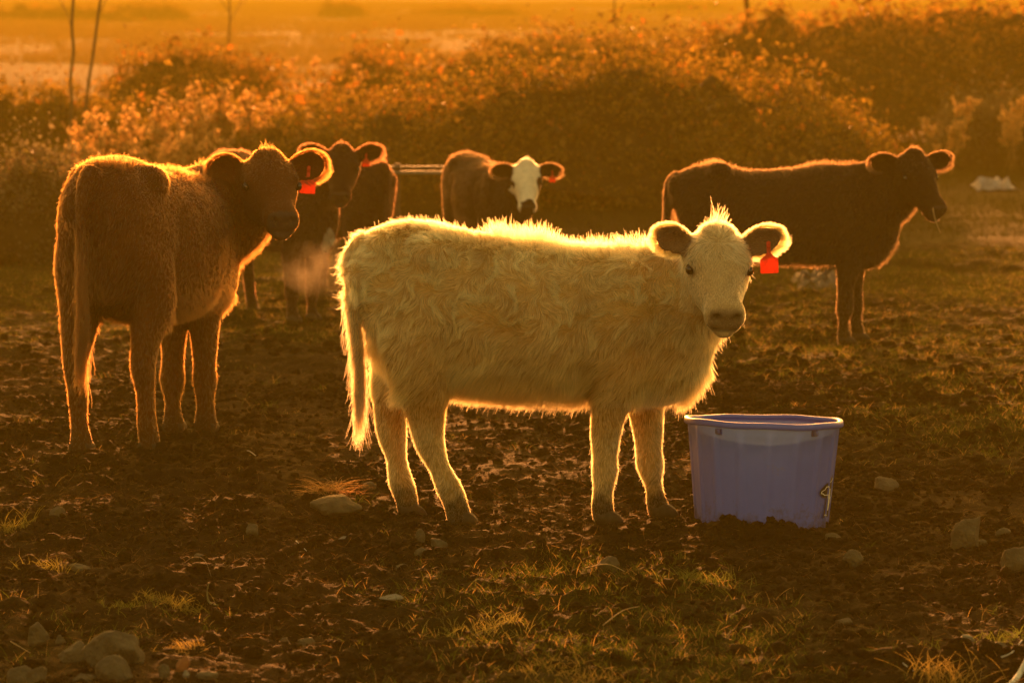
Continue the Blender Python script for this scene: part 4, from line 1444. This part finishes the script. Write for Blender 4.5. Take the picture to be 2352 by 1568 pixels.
STONES = [
    (87, 1432, 52, 56, 'upright blunt stone like a stubby tooth, lower left'), (137, 1441, 30, 26, 'small rounded stone against the tooth-like one'),
    (160, 1483, 78, 44, 'angular pale stone between the tooth-like one and the biggest boulder'), (39, 1528, 78, 58, 'rounded stone cut close to the left edge at the bottom corner'),
    (84, 1549, 56, 52, 'egg-shaped stone at the bottom, right against the corner one'), (266, 1500, 165, 92, 'biggest boulder, mossy and slanted, lower left'),
    (262, 1550, 92, 58, 'pale stone in front of the biggest boulder'), (192, 1561, 64, 32, 'flat stone on the bottom edge left of the boulder front'),
    (293, 1438, 42, 26, 'rounded stone, right one of two above the biggest boulder'), (257, 1437, 44, 26, 'rounded stone, left one of two above the biggest boulder'),
    (507, 1525, 44, 34, 'russet stone alone in grass near the bottom'), (420, 1540, 34, 36, 'dark reddish stone right of the boulders at the bottom'),
    (378, 1552, 30, 40, 'narrow upright stone right of the boulder front'), (427, 1561, 18, 20, 'small whitish stone below the dark reddish one'),
    (179, 1296, 56, 20, 'flat stone half sunk at the left, above the boulders'), (476, 1562, 58, 18, 'low stone on the bottom edge below the russet one'),
    (775, 1168, 130, 48, 'long flat slab left of the hind hooves of the cream calf'), (793, 1232, 52, 24, 'whitish-topped stone just below the long slab'),
    (965, 1222, 24, 36, 'upright little stone below the hind hooves'), (1006, 1239, 46, 22, 'slanting stone right of the upright little one'),
    (970, 1258, 46, 20, 'low stone under the upright little one'), (922, 1277, 38, 14, 'thin flat stone left below the hind hooves'),
    (898, 1359, 60, 19, 'pale oval stone alone on dark soil, lower middle'), (582, 1217, 36, 28, 'lumpy stone on dark soil left of the long slab'),
    (850, 1114, 38, 18, 'stone behind the long slab by the hind hoof'), (2032, 1107, 74, 34, 'long pale stone right of the tub'),
    (2226, 1203, 84, 88, 'large upright stone right of the tub, mud on its side'), (2333, 1290, 74, 66, 'stout pale stone on the right edge'),
    (1961, 1274, 50, 44, 'pointed three-cornered stone below the tub'), (2218, 1459, 44, 20, 'light flat stone at the lower right'),
    (2296, 1485, 48, 20, 'low dark stone at the lower right, left one of two'), (2333, 1479, 28, 18, 'small dark stone at the lower right, right one of two'),
    (2258, 1227, 34, 16, 'flat chip leaning beside the large upright stone'), (2306, 1215, 40, 20, 'slanted low stone right of the large upright one'),
    (2085, 1226, 30, 16, 'small stone between the tub and the large upright stone'), (1942, 1411, 44, 22, 'stone with grassy top below the three-cornered one'),
    (1912, 1206, 44, 26, 'stone wedged against the right foot of the tub'), (132, 1170, 40, 26, 'stone on bare soil below the left hind hoof of the brown calf'),
    (700, 1430, 44, 34, 'leaning split stone at the lower middle, right one of two'), (652, 1440, 30, 26, 'leaning split stone at the lower middle, left one of two'),
    (1397, 1292, 54, 40, 'rounded stone straight below the front hooves'), (455, 1268, 26, 14, 'small flat stone on the dark soil, left middle')]
PALE = {427, 793, 898, 2218}
RED = {507, 420}
TIL = {266: 0.22, 160: 0.25, 775: 0.05, 2226: -0.2, 1006: -0.3, 2306: 0.3, 700: -0.4, 652: -0.3, 2032: -0.15}
for i, (px, py, w, h, lab) in enumerate(STONES):
    stone(lab, px, py, w, h, 300 + i, M_STONE_PALE if px in PALE else M_STONE_RED if px in RED else None, angular=(0.2, 0.6, 0.9)[i % 3], tilt=TIL.get(px, 0.0))

def scatter(n, x0, x1, y0, y1, dens, rs):
    out = []
    tot = 0
    while tot < n:
        x, y = rs.uniform(x0, x1, n), rs.uniform(y0, y1, n)
        k = rs.random(n) < dens(x, y)
        out.append(np.column_stack([x[k], y[k]]))
        tot += k.sum()
    return np.concatenate(out)[:n]


# ------------------------------------------------------------------ crumbled clods
def clods(name, label, xy, size, sub, seed):
    rs = np.random.default_rng(seed)
    bv, bf = ico(sub)
    n, m = len(xy), len(bv)
    sc_ = size[:, None] * rs.uniform(0.6, 1.25, (n, 3)) * np.array([1.1, 1.0, 0.75])
    a = rs.random(n) * 2 * math.pi
    ca, sa = np.cos(a)[:, None], np.sin(a)[:, None]
    jit = 1 + rs.uniform(-0.3, 0.3, (n, m))
    v = bv[None] * jit[:, :, None] * sc_[:, None, :]
    v = np.stack([v[:, :, 0] * ca - v[:, :, 1] * sa, v[:, :, 0] * sa + v[:, :, 1] * ca, v[:, :, 2]], 2)
    z = hgt(xy[:, 0], xy[:, 1]) + size * rs.uniform(-0.1, 0.45, n)
    v = v + np.column_stack([xy, z])[:, None, :]
    f = (bf[None] + (np.arange(n) * m)[:, None, None]).reshape(-1, 3)
    w = rs.random((n, 1))
    c = np.repeat(np.array([0.008, 0.005, 0.0026]) * (1 - w) + np.array([0.016, 0.0095, 0.005]) * w, m, axis=0)
    o = link_mesh(name, v.reshape(-1, 3), f, M_GROUND, None, smooth=False, colors=c)
    tag(o, label, None, None, 'stuff')


rs = np.random.default_rng(490)
cm = lambda x, y: np.clip((0.55 + 0.9 * noise2(x / 0.45, y / 0.5, 51)) * (1 - 0.75 * green_mask(x, y)), 0.16, 1)
xy = scatter(4200, -3.2, 3.2, 11.4, 25.0, cm, rs)
clods('dirt', 'fist-sized clods of churned soil', xy, rs.uniform(0.014, 0.034, len(xy)), 2, 491)
xy = scatter(33000, -3.0, 3.0, 11.2, 22.0, cm, rs)
clods('dirt', 'small crumbs of churned soil', xy, rs.uniform(0.006, 0.017, len(xy)), 1, 492)

# ------------------------------------------------------------------ fine ground cover
def blades(name, label, XY, L, r, cols, rs, lean=0.45, K=5, mat=None, droop=0.35, flat=False, zoff=-0.006):
    n = len(XY)
    z = hgt(XY[:, 0], XY[:, 1]) + zoff
    P = np.column_stack([XY, z])
    a = rs.random(n) * 2 * math.pi
    ln = np.abs(rs.normal(0, lean, n)) if not flat else rs.uniform(1.0, 1.5, n)
    d = np.stack([np.cos(a) * np.sin(ln), np.sin(a) * np.sin(ln), np.cos(ln)], 1)
    hor = np.stack([np.cos(a), np.sin(a), np.zeros(n)], 1)
    sw = norm(rs.normal(0, 1, (n, 3)))
    t = np.linspace(0, 1, K)[None, :, None]
    pts = P[:, None, :] + L[:, None, None] * (t * d[:, None, :] + t ** 2 * droop * (hor * 0.8 + np.array([0, 0, -0.5]))[:, None, :] + (0.35 if flat else 0.06) * t ** 2 * sw[:, None, :])
    o = link_hair(name, pts, r[:, None] * np.linspace(1, 0.25, K)[None, :], cols, mat or M_BLADE)
    tag(o, label, None, None, 'stuff')
    return o


rs = np.random.default_rng(500)
# live grass, in tufts
tc = scatter(6500, -4.6, 4.6, 11.4, 32.0, lambda x, y: (np.abs(x) < 0.125 * y + 0.5) * np.clip(green_mask(x, y) ** 1.3 + 0.015, 0, 1), rs)
k = rs.integers(0, len(tc), 130000)
xy = tc[k] + rs.normal(0, 0.035, (len(k), 2))
n = len(xy)
gl = rs.uniform(0.015, 0.05, n) * (0.6 + 0.9 * rs.random(len(tc)) ** 2)[k]
g1, g2, g3 = np.array([0.024, 0.042, 0.004]), np.array([0.072, 0.092, 0.010]), np.array([0.30, 0.19, 0.06])
w = rs.random((n, 1))
cols = g1 * (1 - w) + g2 * w
dry = rs.random(n) < 0.22
cols[dry] = g3
blades('grass', 'short tufted green grass over the trampled soil', xy, gl, rs.uniform(0.0008, 0.0017, n), cols, rs, lean=0.55)
# matted straw and rootlets pressed into the mud
xy = scatter(110000, -4.6, 4.6, 11.2, 33.0, lambda x, y: (np.abs(x) < 0.125 * y + 0.5) * np.clip(0.75 + 0.5 * noise2(x / 0.5, y / 0.6, 41), 0.1, 1), rs)
n = len(xy)
w = rs.random((n, 1)) ** 4
cols = np.array([0.014, 0.0085, 0.004]) * (1 - w) + np.array([0.15, 0.09, 0.032]) * w
blades('litter', 'trodden straw and rootlets matted into the mud', xy, rs.uniform(0.015, 0.05, n), rs.uniform(0.0006, 0.0014, n), cols, rs, flat=True, droop=0.15, zoff=0.002)
# fine upright fuzz on the clods that catches the low sun
xy = scatter(90000, -3.4, 3.4, 11.2, 26.0, lambda x, y: np.clip(0.6 + 0.6 * noise2(x / 0.3, y / 0.3, 43), 0.05, 1), rs)
n = len(xy)
cols = np.array([0.11, 0.065, 0.022]) * rs.uniform(0.3, 1.5, (n, 1))
blades('stubble', 'grazed-down stubble on the clods', xy, rs.uniform(0.006, 0.02, n), rs.uniform(0.0005, 0.001, n), cols, rs, lean=0.8, K=4)
# longer sward behind the herd
xy = scatter(46000, -6.5, 7.0, 26.0, 50.0, lambda x, y: np.clip(0.45 + 0.7 * noise2(x / 1.2, y / 1.8, 45), 0.05, 1), rs)
n = len(xy)
w = rs.random((n, 1))
cols = np.array([0.010, 0.018, 0.002]) * (1 - w) + np.array([0.034, 0.034, 0.006]) * w
blades('grass', 'rough green sward between the herd and the brambles', xy, rs.uniform(0.04, 0.13, n), rs.uniform(0.002, 0.004, n), cols, rs, lean=0.6)
# the golden field
xy = scatter(150000, -60.0, 60.0, 46.0, 430.0, lambda x, y: np.clip(0.30 + 0.5 * noise2(x / 5.0, y / 16.0, 47) + 0.7 * noise2(x / 1.8, y / 5.0, 48), 0.02, 1) * np.minimum(1, 90 / y) * (np.abs(x) < 0.14 * y + 3), rs)
n = len(xy)
cols = np.array([0.16, 0.092, 0.026]) * rs.uniform(0.5, 1.3, (n, 1))
blades('field_grass', 'dry golden grass of the far field', xy, rs.uniform(0.12, 0.32, n), rs.uniform(0.006, 0.014, n) * (xy[:, 1] / 90), cols, rs, lean=0.5)

# ------------------------------------------------------------------ single tufts, sticks and litter one can point at
def tuft(label, px, py, n, h, spread, seed, c=(0.16, 0.14, 0.03), lean=0.6, name='grass_tuft', r=0.0014, droop=0.4):
    rs = np.random.default_rng(seed)
    g = gpt(px, py)
    XY = np.array([[g.x, g.y]]) + rs.normal(0, spread, (n, 2))
    cols = np.array(c) * rs.uniform(0.6, 1.4, (n, 1))
    o = blades(name, label, XY, h * rs.uniform(0.5, 1.1, n), np.full(n, r), cols, rs, lean=lean, droop=droop, K=6)
    o['kind'] = 'thing'
    o['category'] = 'grass tuft'
    o['group'] = 'tufts of grass on the soil'


tuft('grass tuft with bright blades at the left edge below the brown calf', 28, 1195, 70, 0.09, 0.035, 601)
tuft('loose green tuft low on the left, above the tooth-like stone', 100, 1310, 90, 0.07, 0.06, 602)
tuft('bright tuft lower left, right of a dark mound', 372, 1370, 110, 0.055, 0.05, 603)
tuft('small green tuft left of the bright one', 300, 1378, 110, 0.04, 0.06, 604, c=(0.09, 0.11, 0.02))
tuft('spiky tuft beneath the curved dead stalk', 425, 1372, 80, 0.06, 0.05, 605)
tuft('sunlit tuft right of the biggest boulder', 430, 1478, 120, 0.045, 0.05, 606, c=(0.24, 0.17, 0.05))
tuft('sunlit tuft straight below the front hooves near the bottom', 1115, 1425, 220, 0.06, 0.10, 607, c=(0.22, 0.19, 0.05))
tuft('leafy tuft below the tub, mid right', 1610, 1340, 140, 0.075, 0.07, 608, c=(0.11, 0.13, 0.025))
tuft('tall tuft with orange blades at the lower right corner', 2180, 1548, 90, 0.12, 0.06, 609, c=(0.20, 0.15, 0.04), lean=0.5)
tuft('green tuft at the right edge near the bottom', 2320, 1455, 140, 0.05, 0.06, 610, c=(0.10, 0.12, 0.02))
tuft('golden tuft at the bottom below the cream calf', 1290, 1560, 200, 0.05, 0.09, 611, c=(0.24, 0.18, 0.05))
tuft('curled tuft of dry hay left of the hind hooves', 752, 1128, 170, 0.11, 0.030, 612, c=(0.40, 0.24, 0.09), lean=1.0, droop=0.95, r=0.0009)
tuft('wispy reddish hay right of the curled tuft', 800, 1132, 90, 0.07, 0.030, 613, c=(0.42, 0.20, 0.09), lean=1.1, droop=0.8, r=0.0009)


def stick(label, pts, r, mat, name='twig', cat='twig', group='twigs and straws on the soil'):
    """pts: frame points with a lift above the soil in metres"""
    W = []
    for px, py, l in pts:
        g = gpt(px, py, 0.0)
        W.append((g.x, g.y, hz(g.x, g.y) + 0.006 + l))
    W = np.array(W)
    c = W[0].copy()
    k = len(W)
    rr = np.linspace(r, r * 0.6, k)
    V, F = path_tube(np.column_stack([W - c, rr, rr]), 12, 7, fwd=(0.1, 0.1, 1))
    o = link_mesh(name, V, F, mat, None, loc=c)
    tag(o, label, cat, group)


M_STRAW = simple_mat('straw', (0.42, 0.30, 0.15), rough=0.7, noise=0.2, translucent=0.3)
M_STALK = simple_mat('olive_stalk', (0.10, 0.085, 0.025), rough=0.7, noise=0.3)
M_BONE = simple_mat('weathered_wood', (0.5, 0.46, 0.40), rough=0.85, noise=0.4, nscale=30)
stick('curved dead stalk standing up from the soil, lower left', [(500, 1378, 0.0), (480, 1368, 0.02), (476, 1366, 0.05), (481, 1366, 0.075)], 0.0038, M_STALK)
stick('thin pale stem bent across the soil above the dead stalk', [(424, 1282, 0.03), (444, 1303, 0.03), (470, 1316, 0.02), (485, 1322, 0.01)], 0.0011, M_TWIG)
stick('straight straw lying by the tooth-like stone', [(24, 1456, 0.0), (70, 1466, 0.0)], 0.002, M_STRAW)
stick('straw across dark soil under the brown calf', [(548, 1046, 0.01), (568, 1050, 0.015), (588, 1062, 0.0)], 0.002, M_BONE)
stick('slender straw at the lower right above the corner tuft', [(2044, 1502, 0.0), (2075, 1522, 0.005), (2098, 1538, 0.0)], 0.0022, M_BONE)
stick('long straw lying below the front hooves', [(1345, 1306, 0.01), (1395, 1314, 0.02), (1435, 1322, 0.01)], 0.0022, M_STRAW)
stick('pale weathered stick poking in at the bottom right corner', [(2312, 1571, 0.0), (2340, 1555, 0.03), (2372, 1540, 0.05)], 0.011, M_BONE)
stick('bent pale stem curving at the lower right edge', [(2300, 1513, 0.0), (2325, 1510, 0.012), (2347, 1500, 0.03)], 0.003, M_BONE)
stick('short straw left of the long slab', [(680, 1246, 0.0), (704, 1262, 0.0)], 0.0018, M_BONE)
stick('long dry stem lying on grass, bottom middle', [(1385, 1427, 0.01), (1430, 1418, 0.02), (1468, 1404, 0.02)], 0.0022, M_STRAW)
# the straw hanging from the mouth of the black calf
a, b, c, d = dpt(2143, 478, 23.45), dpt(2145, 492, 23.42), dpt(2150, 510, 23.4), dpt(2160, 535, 23.4)
W = np.array([a[:], b[:], c[:], d[:]])
V, F = path_tube(np.column_stack([W - W[0], [0.003] * 4, [0.003] * 4]), 12, 7, fwd=(1, 0.1, 0.1))
o = link_mesh('straw', V, F, M_STRAW, None, loc=W[0])
tag(o, 'long straw hanging from the mouth of the black calf', 'straw')

# ------------------------------------------------------------------ the trough and the rags behind the herd
def sheet(name, label, px, py, w, d, seed, colr):
    rs = np.random.default_rng(seed)
    g = gpt(px, py)
    n = 22
    u, v = np.meshgrid(np.linspace(-1, 1, n), np.linspace(-1, 1, n))
    p = np.stack([u.ravel() * w, v.ravel() * d, np.zeros(n * n)], 1)
    q = p / w
    p[:, 2] = 0.03 + 0.07 * np.abs(noise3(q * 1.7 + seed, seed)) + 0.05 * noise3(q * 4 + seed, seed + 1)
    p[:, 0] += 0.10 * w * noise3(q * 2.2, seed + 2) + 0.12 * w * noise3(q * 1.1 + 5, seed + 3)
    p[:, 1] += 0.2 * d * noise3(q * 2.2 + 9, seed + 4)
    e = np.maximum(np.abs(u.ravel()), np.abs(v.ravel()))
    p[:, 2] *= 1 - 0.75 * sstep(0.7, 1.0, e)
    i0 = (np.arange(n - 1)[:, None] * n + np.arange(n - 1)[None, :]).ravel()
    m_ = simple_mat('rag', colr, rough=0.8, noise=0.3, nscale=12, translucent=0.25)
    o = link_mesh(name, p, np.stack([i0, i0 + 1, i0 + n + 1, i0 + n], 1), m_, None, loc=(g.x, g.y, hz(g.x, g.y)))
    md = o.modifiers.new('thick', 'SOLIDIFY')
    md.thickness = 0.006
    tag(o, label, 'rag')


sheet('rag', 'crumpled white rag on the grass right of the black calf', 2280, 424, 0.20, 0.45, 71, (0.40, 0.36, 0.38))
sheet('rag', 'dull grey rag lying flat behind the belly of the black calf', 1880, 648, 0.16, 0.45, 72, (0.10, 0.092, 0.088))

tr0, tr1 = dpt(760, 396, 31.0), dpt(1060, 399, 31.0)
zt = tr0.z
M_GALV = simple_mat('galvanised', (0.15, 0.135, 0.12), rough=0.7, noise=0.35, nscale=8)
M_RUST = simple_mat('rusty_side', (0.075, 0.045, 0.025), rough=0.8, noise=0.5, nscale=6)
tx, tlen, zg = (tr0.x + tr1.x) / 2, tr1.x - tr0.x, hz(0, 31.0)
fence = empty('rail_fence', (tx, 31.25, zg))
tag(fence, 'short pale metal rail fence seen between the calves behind the herd', 'fence')


def box_mesh(name, x0, x1, y0, y1, z0, z1, mat, parent, bev=0.006, taper=0.0):
    b = bmesh.new()
    bmesh.ops.create_cube(b, size=1)
    for v in b.verts:
        k = 1 - taper if v.co.z < 0 else 1
        v.co = ((x0 + x1) / 2 + v.co.x * (x1 - x0) * k, (y0 + y1) / 2 + v.co.y * (y1 - y0) * k, (z0 + z1) / 2 + v.co.z * (z1 - z0))
    bmesh.ops.bevel(b, geom=b.edges[:], offset=bev, segments=2)
    me = bpy.data.meshes.new(name)
    b.to_mesh(me)
    b.free()
    me.materials.append(mat)
    o = bpy.data.objects.new(name, me)
    col.objects.link(o)
    o.parent = parent
    return o


h = zt - zg
hw = tlen / 2
for zz, hh in ((h, 0.022), (h + 0.035, 0.010)):
    o = box_mesh('rail', -hw, hw, -0.015, 0.015, zz - hh, zz, M_GALV, fence, 0.004)
for xx in (-hw + 0.03, 0.0, hw - 0.03):
    box_mesh('post', xx - 0.022, xx + 0.022, 0.018, 0.06, -0.15, h + 0.05, M_RUST, fence, 0.005)
